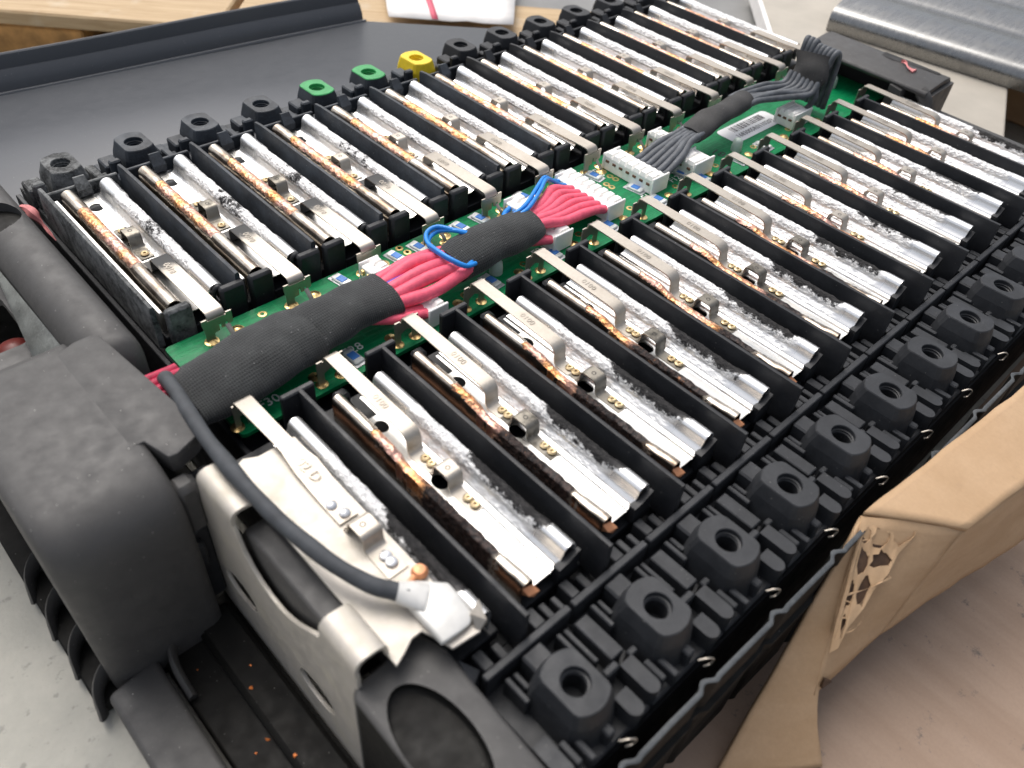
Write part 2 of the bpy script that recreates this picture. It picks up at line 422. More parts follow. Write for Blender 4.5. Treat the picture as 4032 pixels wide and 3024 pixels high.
# ================================================================ battery modules
LE=-2.958; RS,RE=-4.936,-8.162; RSH=-.465
def rail(kind,side,v):
    """folded rail along y; kind 'cu' or 'al'. local y: left 0..-2.958, right 0..-3.226 from the board"""
    rnd=random.Random(f'{kind}{side}{v}')
    y0,y1=(-.13,-2.90) if side=='L' else (-.235,-2.965)
    cx=.255 if kind=='cu' else .748
    if side=='R': cx+=.03
    r=.092 if side=='L' else (.078 if kind=='al' else .07); zt=-.075; n=10
    out=[]
    if kind=='cu':
        out.append((cx-r,-.46)); 
    else:
        fl=.56 if side=='L' else .545
        if side=='R': out+=[(cx-.25,-.285),(cx-.215,-.285),(cx-.205,-.262),(cx-.15,-.258),(cx-.14,-.238),(cx-.115,-.225),(cx-.098,-.19)]
        else: out+=[(cx-.21,-.292),(cx-.15,-.285),(cx-.12,-.268),(cx-.103,-.235),(cx-.096,-.19)]
    for i in range(n+1):
        a=math.pi*(1-i/n); out.append((cx+r*math.cos(a),zt-r+r*math.sin(a)))
    out.append((cx+r,-.285 if kind=='cu' else -.42))
    if kind=='cu': out+=[(cx+r+.035,-.292)]
    ny=90
    a0,a1=(.11,.86) if side=='L' else (.19,.905)
    if kind=='cu': a0,a1=((.12,.74) if side=='L' else (.18,.93))
    a0+=rnd.uniform(-.02,.02); a1+=rnd.uniform(-.03,.03)
    sd=rnd.uniform(0,90); g=G(); rows=[]
    m=len(out); th=.014
    nr=[]
    for i in range(m):
        p=Vector(out[max(i-1,0)]);q=Vector(out[min(i+1,m-1)]);d=(q-p).normalized();nr.append(Vector((-d.y,d.x)))
    def zn(t): return max(0,min(1,min(t-a0,a1-t)*22))
    for k in range(ny+1):
        t=k/ny; y=y0+(y1-y0)*t; z=zn(t); row=[]
        for i in range(m):
            x,h=out[i]; top=h>-.17
            ampl=z*(.016 if kind=='al' else .010)*(1 if top else .12)
            dsp=ampl*(noise.noise(Vector((x*7,y*5,sd)))*.45+noise.noise(Vector((x*26,y*24,sd+9)))*.8)
            if top: dsp-= z*(.014 if kind=='al' else .008)
            if kind=='al' and side=='L' and t<.07 and top: dsp+=.004
            if kind=='cu' and side=='R' and h>-.2:
                q=max(0,min(1,(t-.30-.16*(v>1))/.10)); q*=1-.20*max(0,min(1,(t-.90)/.05))
                h=h-(h+.2)*(.62+.14*noise.noise(Vector((y*6,sd,0))))*q; x=cx-.01+(x-cx)*(1-.22*q+.15*q*noise.noise(Vector((y*9,sd,5))))
            row.append((x+nr[i].x*dsp,y,h+nr[i].y*dsp))
        rows.append(row)
    inner=[[ (x-nr[i].x*th,y,z-nr[i].y*th) for i,(x,y,z) in enumerate(r_)] for r_ in rows]
    full=[a+list(reversed(b)) for a,b in zip(rows,inner)]
    g.grid(full,True,False)
    # end rims
    for r_ in (full[0],full[-1]):
        g.add(r_,[(i,i+1,2*m-2-i,2*m-1-i) for i in range(m-1)])
    c0=rnd.uniform(.30,.42); cw=rnd.uniform(.10,.2)
    def zone(p):
        t=(p[1]-y0)/(y1-y0); z=zn(t); x=p[0]-cx
        if kind=='al':
            if side=='L': ch=max(0,1-abs(t-(c0+.14))/(.26+cw))*CHL[v]
            else: ch=max(0,min((t-.44)/.14,(.93-t)/.05,1))*(.38+.62*max(0,min(1,(x+.075)/.09)))*CHR[v]
            if p[2]<-.18: ch*=.15; z*=.25
            return (z,max(0,min(1,ch)),0)
        top=max(0,min(1,(p[2]+.15)/.05)) if side=='L' else (1 if abs(x)<.06 and p[2]>-.26 else 0)
        if side=='L': ch=.25*max(0,min(1,(t-.3)*4,(.75-t)*6))*(1-top*.4)
        else: ch=max(0,min(1,(t-.36-.14*v)/.25,(.90-.02*v-t)/.10+.25*(1-top)))*(1.0 if v<2 else .75)
        return (z*(1 if side=='L' else max(0,1-max(0,t-.66)*7)),ch,.45*top)
    return g.mesh(('aluminium' if kind=='al' else 'copper')+'_rail','alu' if kind=='al' else 'copper',55,zone)
CHL=[.50,.46,.33,.0]; CHR=[.95,.85,.62,.35]
RAIL={(k,s,v):rail(k,s,v) for k in('cu','al') for s in 'LR' for v in range(4)}

def port_mesh(name,mats,H=.50,seed=None,twist=0):
    """vent nut: round tapered boss, two flats, stepped hole. z=0 at top"""
    n=40; g=G()
    def ol(rad,fl,z):
        r_=[]
        for j in range(n):
            a=2*math.pi*(j+.5)/n; c=abs(math.cos(a)); rr=min(rad,fl/c if c>1e-4 else 9)
            r_.append((rr*math.cos(a),rr*math.sin(a),z))
        return r_
    rows=[ol(.375,.295,-H),ol(.368,.285,-H+.07),ol(.325,.24,-.15),ol(.283,.200,-.012),ol(.273,.192,0)]
    rows+=[[(r*math.cos(2*math.pi*(j+.5)/n),r*math.sin(2*math.pi*(j+.5)/n),z) for j in range(n)] for r,z in ((.128,0),(.122,-.008),(.122,-.05),(.105,-.055),(.112,-.075),(.100,-.085),(.100,-.3),(.002,-.3))]
    if seed is not None:
        rows=[[tuple(Vector(p)+Vector((0,0,1))*.018*noise.noise(Vector(p)*9+Vector((seed,0,0)))) for p in r] for r in rows]
    for i in range(len(rows)-1):
        g.grid(rows[i:i+2],True,False,mi=1 if (len(mats)>1 and i>=(3 if mats[1]=='green' else 1) and i<11) else 0)
    return g.mesh(name,mats,17)
PORT={'black':port_mesh('vent_nut',['black']),'deck':port_mesh('vent_nut',['deck'],.50),
 'dusty':port_mesh('vent_nut',['dusty']),'powder':port_mesh('vent_nut',['powder'],seed=3),
 'green':port_mesh('vent_nut',['dusty','green']),'yellow':port_mesh('vent_nut',['dusty','yellow'])}

def divider(side,mat):
    L=2.958 if side=='L' else 3.226
    g=G()
    prof=[(-.034,-.56),(-.03,-.03),(-.02,-.004),(.0,0),(.02,-.004),(.03,-.03),(.034,-.56)]
    rows=[]
    for k in range(19):
        t=k/18; y=-L*t; lo=0
        if side=='L' and t<.03: lo=-.02
        rows.append([(x+.004*noise.noise(Vector((y*2,x,0))),y,z+(lo if z>-.5 else 0)) for x,z in prof])
    g.grid(rows,True,True)
    return g.mesh('divider',mat,50)
DIV={('L','black'):divider('L','black'),('L','dusty'):divider('L','dusty'),('L','powder'):divider('L','powder'),('R','black'):divider('R','black')}

def clip_mesh(yc,w=.17,cx=.5,zf=-.272,zt=-.10,feet=(.24,.24),mats='nickel'):
    g=G(); a=.12
    p=[(yc+a+feet[0],zf),(yc+a+.06,zf),(yc+a+.02,zf+.012),(yc+a+.005,zf+.04),(yc+a-.005,zt-.035),(yc+a-.03,zt-.006),(yc+a-.06,zt),
       (yc-a+.06,zt),(yc-a+.03,zt-.006),(yc-a+.005,zt-.035),(yc-a-.005,zf+.04),(yc-a-.02,zf+.012),(yc-a-.06,zf),(yc-a-feet[1],zf)]
    p.reverse()   # so that the upper face is +normal
    g.strip(p,cx-w/2,cx+w/2,-.014 if False else .014)
    return g
def clip_parts(yc,side,mt='nickel'):
    g=clip_mesh(yc,feet=(.25,.26) if side=='L' else (.30,.34),w=.16 if side=='L' else .17,cx=.49 if side=='L' else .53)
    return g.mesh('bridge_clip',mt,50)
CLIP={'L':clip_parts(-1.36,'L'),'R':clip_parts(-1.625,'R'),'Ls':clip_parts(-1.36,'L','sooty'),'Rs':clip_parts(-1.625,'R','sooty')}
def hole_disc(y,x):
    g=G(); g.lathe([(.026,-.012),(.026,.0015),(.02,.0015),(.0,-.01)],(x,y,-.10),10); return g.mesh('hole_shade_disc','char_shade',30)  # dark disc painted as the shade inside the pin hole
PIN={'L':hole_disc(-1.36,.49),'R':hole_disc(-1.625,.53)}
def rivets(pts,z=-.258):
    r_=[]
    for x,y in pts:
        g=G(); g.lathe([(.052,-.004),(.05,.004),(.034,.014),(.018,.012),(.014,-.004),(0,-.006)],(x,y,z),12,caps=False)
        r_.append(g.mesh('weld_spot','weldgold' ,40))
    return r_
RIV={'L':rivets([(.49,-1.06),(.49,-1.66)]),'R':rivets([(.53,-1.30),(.53,-1.39),(.53,-1.92),(.53,-2.02)])}
def tab_mesh(side,smat='nickel'):
    """nickel sense tab: local y, z; returns list of (name, mesh)"""
    g=G(); res=[]
    if side=='L':
        x0,x1=.395,.595
        p=[(-1.80,-.275),(-1.98,-.275),(-2.02,-.262),(-2.04,-.23),(-2.045,-.12),(-2.06,-.075),(-2.095,-.055),(-2.7,-.045),(-3.26,-.03),(-3.33,-.034),(-3.365,-.06),(-3.375,-.11)]
        g.strip(p,x0,x1,-.016)
        res.append(('strap',g.mesh('strap',smat,50)))
        g=G(); o=[(.32,-.15),(.32,-.09),(.385,-.09),(.385,-.115),(.605,-.115),(.605,-.09),(.67,-.09),(.67,-.24),(.61,-.27),(.61,-.22),(.58,-.22),(.58,-.27),(.535,-.27),(.535,-.20),(.505,-.20),(.505,-.29),(.44,-.30),(.44,-.405),(.34,-.405),(.34,-.27)]
        g.prism(o,-3.385,-3.369,axis='y')
        res.append(('tab_plate',g.mesh('tab_plate','nickel',30)))
        g=G(); g.sweep([(.60,-3.38,-.25),(.60,-3.40,-.27),(.605,-3.47,-.34),(.61,-3.50,-.40)],.03,.014,8)
        res.append(('tab_leg',g.mesh('tab_leg','nickel',50)))
        for x,y in ((.39,-3.377),(.61,-3.50),(.70,-3.375)):
            g=G(); g.lathe([(.082,.001),(.08,.010),(.05,.016),(.035,.03),(0,.034)],(x,y,-.405),14,caps=False)
            res.append(('solder_pad',g.mesh('solder_pad','goldpad',40)))
    else:   # local y=0 at rib start (y=-4.936); board towards +y
        x0,x1=.43,.60
        p=[(.262,-.10),(.258,-.05),(.24,-.022),(.20,-.012),(-.5,-.02),(-.98,-.03),(-1.05,-.035),(-1.10,-.052),(-1.135,-.085),(-1.15,-.13),(-1.155,-.20),(-1.17,-.245),(-1.20,-.266),(-1.25,-.27),(-1.36,-.27)]
        g.strip(p,[.44]*4+[.43]*11,[.60]*15,-.016)
        res.append(('strap',g.mesh('strap','nickel',50)))
        g=G(); o=[(.36,-.08),(.43,-.08),(.43,-.10),(.61,-.10),(.61,-.08),(.68,-.08),(.68,-.40),(.60,-.40),(.60,-.26),(.52,-.22),(.44,-.26),(.44,-.40),(.36,-.40)]
        g.prism(o,.255,.271,axis='y'); res.append(('tab_plate',g.mesh('tab_plate','nickel',30)))
        for x,y in ((.40,.263),(.64,.263),(.40,.40)):
            g=G(); g.lathe([(.072,.001),(.07,.010),(.045,.016),(0,.026)],(x,y,-.405),14,caps=False)
            res.append(('solder_pad',g.mesh('solder_pad','goldpad',40)))
    return res
TAB={'L':tab_mesh('L'),'R':tab_mesh('R'),'Ls':tab_mesh('L','nickelsoot')}
TABTXT=text_mesh('stamped_code','0100',.105,'stamp',.001)
PLATE={'L':plate_mesh('contact_plate',[(.325,-.06),(.56,-.06),(.56,-2.92),(.325,-2.92)],[circ(.475,-.37,.085,20,.095),circ(.50,-1.36,.075,18,.085)],.012,'steel'),
       'R':plate_mesh('contact_plate',[(.335,-.62),(.40,-.54),(.545,-.54),(.545,-2.965),(.335,-2.965)],[circ(.46,-.70,.070,18,.085),circ(.46,-1.60,.078,18,.10)],.012,'steel')}
def well():
    g=G(); g.box(.06,.94,-.05,-2.95,-.60,-.47,.01); return g.mesh('tray_floor','black',30)
def wellR():
    g=G(); g.box(.06,.94,-.02,-3.0,-.60,-.47,.01); return g.mesh('tray_floor','black',30)
WELL={'L':well(),'R':wellR()}
def stop_block(x0,x1,mat):
    g=G(); g.box(x0,x1,-3.06,-2.945,-.56,-.075,.03); return g.mesh('end_block',mat,40)
BLK={m:(stop_block(.735,1.035,m),stop_block(1.095,1.39,m)) for m in ('black','dusty','powder')}
def hook():
    g=G(); g.sweep([(.70,-2.93,-.30),(.70,-2.935,-.16),(.745,-2.94,-.09),(.80,-2.94,-.12),(.81,-2.94,-.22)],.022,.03,8,up=(0,1,0)); return g.mesh('rail_hook','black',50)
HOOK=hook()
def outer_bits(mat):
    g=G(); g.box(.04,.96,.02,.075,-.34,-.15,.012); a=g.mesh('cross_bar',mat,30)
    g=G(); g.hull([(.42,.03,-.04),(.56,.03,-.04),(.42,.07,-.05),(.56,.07,-.05),(.40,-.08,-.17),(.58,-.08,-.17),(.40,-.07,-.27),(.58,-.07,-.27),(.42,.06,-.25),(.56,.06,-.25)]); b=g.mesh('latch_tongue',mat,30)
    lugs=[];ribs=[]
    for b_ in ((-.02,.20,.50,.80,-.6,-.30,.02),(.02,.17,.40,.50,-.6,-.20,.02)):
        g=G(); g.box(*b_); lugs.append(('side_lug',g.mesh('side_lug',mat,30)))
    for b_ in ((.80,.90,.18,.62,-.6,-.34,.015),(.92,.985,.20,.58,-.6,-.40,.015),(.03,.12,.13,.38,-.6,-.36,.015),(.16,.24,.15,.42,-.6,-.42,.015),(.72,.80,.85,1.02,-.6,-.42,.015),(.84,.96,.70,.98,-.6,-.46,.02)):
        g=G(); g.box(*b_); ribs.append(('deck_rib',g.mesh('deck_rib',mat,30)))
    g=G(); g.box(0.004,.996,.08,1.12,-.75,-.56,.01); e=g.mesh('deck_plate',mat,30)
    return [('cross_bar',a),('latch_tongue',b),('deck_plate',e)]+lugs+ribs
OUT={m:outer_bits(m) for m in ('black','dusty','powder')}
# near-row outer deck, local y=0 at -4.936
def R_(y): return y-RS
def slat(x0,x1,y0,y1,zt,rnd=False):
    g=G()
    if rnd:
        r=min((x1-x0)/2,.12); p=rrect(x0,x1,R_(y0),R_(y1),r); 
        p=[(x,y) if y<R_((y0+y1)/2) else (x0 if x<(x0+x1)/2 else x1,R_(y1)) for x,y in p]
        q=[]; [q.append(a) for a in p if not q or (abs(q[-1][0]-a[0])+abs(q[-1][1]-a[1]))>1e-4]
        g.prism(q,-.72,zt)
    else: g.box(x0,x1,R_(y0),R_(y1),-.72,zt,.010)
    return g.mesh('deck_slat','deck',30)
SLATS=[slat(.43,.585,-8.33,-8.76,-.42),slat(.455,.60,-9.18,-8.83,-.43,True),slat(.21,.36,-9.21,-8.98,-.43,True),slat(.66,.71,-8.30,-8.56,-.43),
       slat(.75,.80,-8.30,-8.47,-.46),slat(.24,.29,-8.30,-8.52,-.43),slat(.33,.38,-8.30,-8.68,-.46),slat(.64,.70,-8.93,-9.14,-.47),slat(.74,.80,-9.0,-9.19,-.46),
       slat(.14,.26,-7.99,-8.17,-.39),slat(.31,.38,-8.01,-8.17,-.42),slat(.44,.50,-8.03,-8.17,-.42),slat(.58,.68,-7.99,-8.17,-.39),slat(.76,.84,-8.02,-8.17,-.42)]
def deck_arm():
    r_=[]
    for b_ in ((-.13,.09,R_(-8.56),R_(-8.26),-.72,-.37,.02),(-.04,.05,R_(-8.98),R_(-9.16),-.72,-.45,.015),(.29,.45,R_(-8.84),R_(-8.77),-.72,-.41,.015),(.585,.68,R_(-8.84),R_(-8.78),-.72,-.43,.012)):
        g=G(); g.box(*b_); r_.append(g.mesh('boss_arm','deck',30))
    return r_
ARM=deck_arm()
def bar_r():
    g=G(); g.box(.515,1.475,R_(-8.255),R_(-8.185),-.66,-.335,.010); return g.mesh('cross_bar','deck',30)
BARR=bar_r()
def base_r():
    g=G(); g.box(-.0+.004,.996,R_(-9.19),R_(-8.0),-.84,-.64,.02); return g.mesh('deck_plate','black',30)
BASER=base_r()
def spring():
    g=G(); g.sweep([(.30,R_(-9.22),-.50),(.36,R_(-9.27),-.47),(.42,R_(-9.30),-.52),(.40,R_(-9.29),-.60),(.34,R_(-9.27),-.58)],.009,.009,6); return g.mesh('spring_clip','nickel',50)
SPR=spring()
def twall():
    g=G(); g.box(-.21,.16,-.035,.035,-.56,.0,.014); return g.mesh('end_wall','black',30)
TW=twall()
def socket():
    g=G(); g.box(.30,.46,-.20,-.06,-.50,-.20,.03); return g.mesh('rail_socket','black',30)
SOCK=socket()
def copper_tip():
    g=G(); g.hull([(.22,-2.96,-.20),(.34,-2.96,-.24),(.25,-3.02,-.27),(.37,-3.03,-.29),(.22,-2.96,-.28),(.36,-2.96,-.31),(.30,-3.03,-.31)]); return g.mesh('copper_tip','copperend',30)
CTIP=copper_tip()
def alu_tip():
    g=G(); g.hull([(.60,-3.03,-.23),(.70,-3.03,-.21),(.88,-3.01,-.19),(.60,-2.95,-.23),(.88,-2.97,-.19),(.60,-3.03,-.44),(.88,-3.01,-.5),(.60,-2.96,-.44),(.88,-2.97,-.5)]); return g.mesh('end_stop','black',30)
ATIP=alu_tip()
def sidewall(L):
    g=G(); g.box(.085,.135,-.08,-L+.1,-.5,-.20 if L<2.97 else -.36,.01); return g.mesh('flange_gap_strip','steel' if L<2.97 else 'brownslot',30)  # near-row strip coloured dark brown to paint a shaded gap
CF={'L':sidewall(2.95),'R':sidewall(3.0)}
NUM=['first','second','third','fourth','fifth','sixth','seventh','eighth','ninth','tenth','eleventh','twelfth']
def left_label(k):
    if k==-1: return 'far-row battery module at the near corner, its vent nut crusted with white powder'
    if k==3: return 'far-row battery module with a green vent nut, the green one farther from the yellow nut'
    if k==4: return 'far-row battery module with a green vent nut right beside the yellow nut'
    if k==5: return 'far-row battery module with the bright yellow painted vent nut'
    if k<3: return f'{NUM[k]} black-nut far-row battery module after the powder-crusted corner one'
    if k<11: return f'{NUM[k-6]} black-nut far-row battery module beyond the yellow nut'
    return 'outermost far-row battery module at the far end, its rail open without a divider'
def make_left(k):
    mat='powder' if k==-1 else ('dusty' if k<6 else 'black')
    t=thing('battery_module',(k,0,0),left_label(k),'battery module','battery modules of the far row')
    if k<=11: link('divider',DIV['L',mat],t)
    v={-1:1,0:0,1:1,2:1,3:2,4:3,5:3}.get(k,3)
    link('copper_rail',RAIL['cu','L',(k+5)%4],t); link('aluminium_rail',RAIL['al','L',v],t)
    p=link('contact_plate',PLATE['L'],t,(0,0,-.286)); link('flange_gap_strip',CF['L'],t); link('tray_floor',WELL['L'],t)
    c=link('bridge_clip',CLIP['Ls' if k<2 else 'L'],t); link('hole_shade_disc',PIN['L'],c); [link('weld_spot',r_,t) for r_ in RIV['L']]
    st=None
    for n,m in TAB['Ls' if k<3 else 'L']:
        if n=='strap': st=link('sense_tab',m,t)
        else: link(n,m,st)
    if k<9: 
        q=link('stamped_code',TABTXT,st,(.495,-2.38,-.042)); q.rotation_euler=(0,0,R(88))
    b=mat if k!=-1 else 'dusty'
    if k<11:
        link('end_block',BLK['black'][0],t); link('end_block',BLK['black'][1],t); link('rail_hook',HOOK,t)
    if k==-1:
        q=link('end_block',BLK['powder'][1],t,(-1,0,0))
    pk={-1:'powder',3:'green',4:'green',5:'yellow'}.get(k,'dusty' if k<5 else 'black')
    link('vent_nut',PORT[pk],t,(.515,.769,-.2))
    for n,m in OUT[mat]: link(n,m,t)
    return t
for k in range(-1,12): make_left(k)
def right_label(j):
    if j==-1: return 'near-row end battery module under the silver terminal bracket and thick black cable'
    if j==11: return 'outermost near-row battery module at the far end, its aluminium rail heavily charred'
    return f'{NUM[j]} near-row battery module counted from the silver terminal bracket'
def make_right(j):
    t=thing('battery_module',(j+RSH,RS,0),right_label(j),'battery module','battery modules of the near row')
    if j>=0:
        link('divider',DIV['R','black'],t); link('end_wall',TW,t)
        link('copper_rail',RAIL['cu','R',{0:0,1:0,2:0,3:0,4:1,5:1,6:1,7:2}.get(j,2)],t)
        link('contact_plate',PLATE['R'],t,(0,0,-.278)); link('flange_gap_strip',CF['R'],t); link('rail_socket',SOCK,t); link('copper_tip',CTIP,t)
        c=link('bridge_clip',CLIP['Rs' if 0<j<7 else 'R'],t); link('hole_shade_disc',PIN['R'],c); [link('weld_spot',r_,t) for r_ in RIV['R']]; link('end_stop',ATIP,t)
    link('tray_floor',WELL['R'],t)
    link('aluminium_rail',RAIL['al','R',{-1:0,0:0,1:0,2:0,3:0,4:1,5:1,6:1,7:2,8:2,9:2,10:3}.get(j,0)],t)
    if j>=0:
        st=None
        for n,m in TAB['R']:
            if n=='strap': st=link('sense_tab',m,t)
            else: link(n,m,st)
        q=link('stamped_code',TABTXT,st,(.515,-.62,-.018)); q.rotation_euler=(0,0,R(-92))
    if j>=0: link('vent_nut',PORT['deck'],t,(-.02,-8.742-RS,-.2)); [link('boss_arm',a_,t) for a_ in ARM]
    if j<11:
        for s in SLATS:
            if j>=0 or s.vertices[0].co.x>.55: link('deck_slat',s,t)
    if j>=0: link('deck_plate',BASER,t,(-.5,0,0) )
    if j<11: link('cross_bar',BARR,t)
    link('spring_clip',SPR,t,(-.28,0,0)) if j>=0 else None
    return t
for j in range(-1,12): RT=make_right(j) if j>=0 else make_right(j)
#@@REST
# ================================================================ helpers for shaped bodies
def bevel(me,wd,seg=3,ang=30):
    bm=bmesh.new(); bm.from_mesh(me)
    bmesh.ops.remove_doubles(bm,verts=bm.verts,dist=1e-4)
    bmesh.ops.dissolve_limit(bm,angle_limit=.02,verts=bm.verts,edges=bm.edges)
    ed=[e for e in bm.edges if len(e.link_faces)==2 and e.calc_face_angle(0)>R(ang)]
    bmesh.ops.bevel(bm,geom=ed,offset=wd,segments=seg,profile=.5,affect='EDGES',clamp_overlap=True)
    bm.to_mesh(me); bm.free()
    me.polygons.foreach_set('use_smooth',[True]*len(me.polygons)); me.set_sharp_from_angle(angle=R(50)); return me
def cut(me,*cutters):
    a=bpy.data.objects.new('tmp',me); COL.objects.link(a); tmp=[a]
    for c in cutters:
        b=bpy.data.objects.new('tmpc',c); COL.objects.link(b); tmp.append(b); b.hide_render=True
        m=a.modifiers.new('b','BOOLEAN'); m.object=b; m.operation='DIFFERENCE'; m.solver='EXACT'
    dg=bpy.context.evaluated_depsgraph_get(); r=bpy.data.meshes.new_from_object(a.evaluated_get(dg))
    for o in tmp: bpy.data.objects.remove(o)
    r.set_sharp_from_angle(angle=R(40)); return r
def prism_me(poly,a,b,axis,mat,bv=0,seg=3):
    g=G(); g.prism(poly,a,b,axis); me=g.mesh('body',mat,40)
    return bevel(me,bv,seg) if bv else me

# ================================================================ casing round the two rows
t=thing('battery_casing',(0,0,-2.4),'black plastic battery casing that holds both rows of modules','battery casing')
def cz(o): o.location.z+=2.4; return o
g=G(); g.box(-1.0,12,-4.9,1.1,-2.3,-.74,.02); cz(g.obj('inner_body','black',t))
g=G(); g.box(-1.0,11.5,-9.2,-4.92,-2.3,-.82,.02); cz(g.obj('outer_body','black',t))
rim=[]
def jog(u):
    u=(u-.74)/.26
    return 0 if u<0 else .052*math.sin(math.pi*min(1,u*1.25))**1.5*(1 if u<.8 else 0)-.012*math.sin(math.pi*max(0,u-.3)/.7)
for k in range(-1,13):
    for u in [0,.35,.70,.74,.77,.80,.83,.86,.885,.91,.93,.95,.97]:
        x=k+u-.35; rim.append((x,-9.372-.022*max(0,x)+jog(u)+.004*noise.noise(Vector((x*3,0,0)))))
g=G(); rows=[]
for z,off in ((-.615,0),(-.60,.008),(-.60,.026),(-.615,.034)): rows.append([(a,b-off,z) for a,b in rim])
bot=[[(a,b,-2.38) for a,b in rim]]; bo2=[[(a,b-.034,-2.38) for a,b in rim]]
g.grid(bot+rows+bo2); cz(g.obj('side_wall','casing',t,35))
g=G(); rows=[[(a,b+.006,-.602),(a,b+.004,-.592),(a,b-.028,-.592),(a,b-.040,-.602)] for a,b in rim]; g.grid(rows,True,True); cz(g.obj('rim_lit_edge','rim',t,50))  # pale strip stands for the lit edge of the wall
g=G()
for i,zz in enumerate((-1.15,)):
    rows=[[(a,b-.03-q,zz+p) for a,b in rim[::3]] for q,p in ((0,.05),(.05,.04),(.05,-.04),(0,-.05))]; g.grid(rows)
cz(g.obj('wall_ledge','casing',t,35))
# front flange in front of the end covers
g=G(); me=prism_me([(-3.16,-5.46),(-2.64,-5.38),(-2.66,-9.2),(-3.16,-9.2)],-2.38,-2.0,'z','cover',.06); cz(link('flange_panel',me,t))
me=prism_me([(-2.60,-5.42),(-1.72,-5.05),(-1.72,-9.4),(-2.60,-9.4)],-2.39,-2.15,'z','casing',.03); cz(link('flange_floor',me,t))
g=G(); g.sweep([(-2.56,-5.95,-2.12),(-2.53,-5.55,-2.02),(-2.38,-5.28,-1.98),(-2.12,-5.12,-1.97),(-1.85,-5.10,-1.97)],.045,.12,8,res=5); cz(g.obj('arched_rib','cover',t))
g=G(); g.box(-2.2,-1.80,-9.3,-5.25,-2.2,-2.02,.05); cz(g.obj('flange_rail','casing',t))
for y in (-3.55,-4.1,-4.65,-5.2):
    g=G(); g.sweep([(-3.26,y-.22,-2.36),(-3.2,y-.08,-2.18),(-3.05,y+.02,-2.05),(-2.8,y+.08,-2.0)],.045,.15,8,res=4); cz(g.obj('flange_arch','cover',t))
g=G(); g.box(-3.27,-1.2,-5.4,1.2,-2.39,-2.25,.02); cz(g.obj('flange_base','casing',t))
for (x0,x1,y0,y1,z0,z1) in ((-1.95,-1.75,-5.25,-4.95,-1.9,-.75),(-1.72,-1.5,-5.2,-4.9,-1.2,-.35),(-2.0,-1.85,-5.35,-5.1,-1.2,-.85)):
    g=G(); g.box(x0,x1,y0,y1,z0,z1,.03); cz(g.obj('end_lug','black',t))
g=G(); g.box(-1.10,-1.04,-9.1,1.0,-2.3,-.58,.01); cz(g.obj('end_wall','black',t))

# ================================================================ near end covers
t=thing('cable_cover',(-2.3,-4.2,-2.3),'dusty grey plastic cable cover with rounded corners at the near left','plastic cover')
pl=[(-2.06,-3.24),(-2.02,-3.19),(-1.86,-3.13),(-1.70,-3.12),(-1.62,-3.20),(-1.455,-4.78),(-1.47,-4.90),(-1.55,-4.98),(-1.76,-5.06),(-1.84,-5.05),(-1.92,-4.75),(-2.06,-4.75)]
g=G(); g.prism(pl,-.10,.1105); me=bevel(g.mesh('top_shell','cover',40),.012,2,25)
o=link('top_shell',me,t,(2.3,4.2,2.3))
pr=[(-3.02,-2.2),(-3.02,.0),(-3.06,.08),(-3.16,.11),(-4.78,.113),(-4.92,.105),(-5.05,.085),(-5.16,.045),(-5.26,-.015),(-5.335,-.10),(-5.39,-.20),(-5.42,-.32),(-5.435,-.5),(-5.44,-.9),(-5.44,-2.2)]
g=G(); rows=[]
for x,i_ in ((-3.06,.16),(-3.05,.10),(-3.0,.055),(-2.92,.02),(-2.82,0),(-2.05,0),(-1.98,.015),(-1.93,.05),(-1.915,.12),(-1.91,.5)):
    rows.append([(x,min(-3.02,a+i_),b-i_*.6 if b>-2 else b) for a,b in pr])
g.grid(rows,True,True); o=g.obj('box_body','cover',t,50,loc=(2.3,4.2,2.3))
g=G(); g.box(-1.95,-1.72,-5.3,-5.06,-.75,-.1,.06); link('corner_block',g.mesh('corner_block','cover'),t,(2.3,4.2,2.3))

t=thing('end_cover',(-1.6,-1.2,-2.3),'long grey plastic end cover with a round recess beside the powder-crusted module','plastic cover')
prof=[(-1.90,-.75),(-1.895,-.42),(-1.87,-.25),(-1.80,-.12),(-1.70,-.05),(-1.58,-.02),(-1.45,-.02),(-1.36,-.05),(-1.30,-.12),(-1.275,-.22),(-1.27,-1.6),(-1.6,-1.6)]
g=G(); rows=[]
for k in range(14):
    y=1.6-4.75*k/10 if k<=10 else -3.15-(k-10)*.09
    sh=0 if k<=10 else (k-10)**2*.045
    rows.append([(px+ (0 if px<-1.4 else -sh*.25),y,pz-sh*(1 if pz>-.4 else 0)) for px,pz in prof])
g.grid(rows,True,True); me=g.mesh('ridge','cover',50)
c=G(); c.lathe([(.31,-.24),(.31,.3)],(-1.66,-.30,0),36); me=cut(me,c.mesh('c','black',30)); link('ridge',me,t,(1.6,1.2,2.3))
g=G(); g.lathe([(.309,-.14),(.0,-.14)],(-1.66,-.30,0),30,caps=False); g.obj('recess_shade_disc','casing',t,loc=(1.6,1.2,2.3))  # near-black disc paints the hole's shade onto the recess floor
g=G(); g.prism([(-3.4,1.5),(-1.9,1.5),(-1.9,-3.2),(-3.4,-3.2)],-.72,-.62); me=g.mesh('side_panel','cover',40)
c=G(); c.prism(rrect(-2.50,-2.02,-1.92,-.92,.12),-1,-.3); me=cut(me,c.mesh('c','black',30)); link('side_panel',me,t,(1.6,1.2,2.3))
g=G(); g.hull([(-1.93,-.75,-.36),(-1.90,-.75,-.30),(-2.14,-2.35,-.55),(-1.88,-2.7,-.30),(-1.93,-.75,-.7),(-2.1,-2.5,-.7),(-1.88,-2.7,-.7)]); link('scraped_edge',bevel(g.mesh('scraped_edge','scrape',40),.03,2),t,(1.6,1.2,2.3))
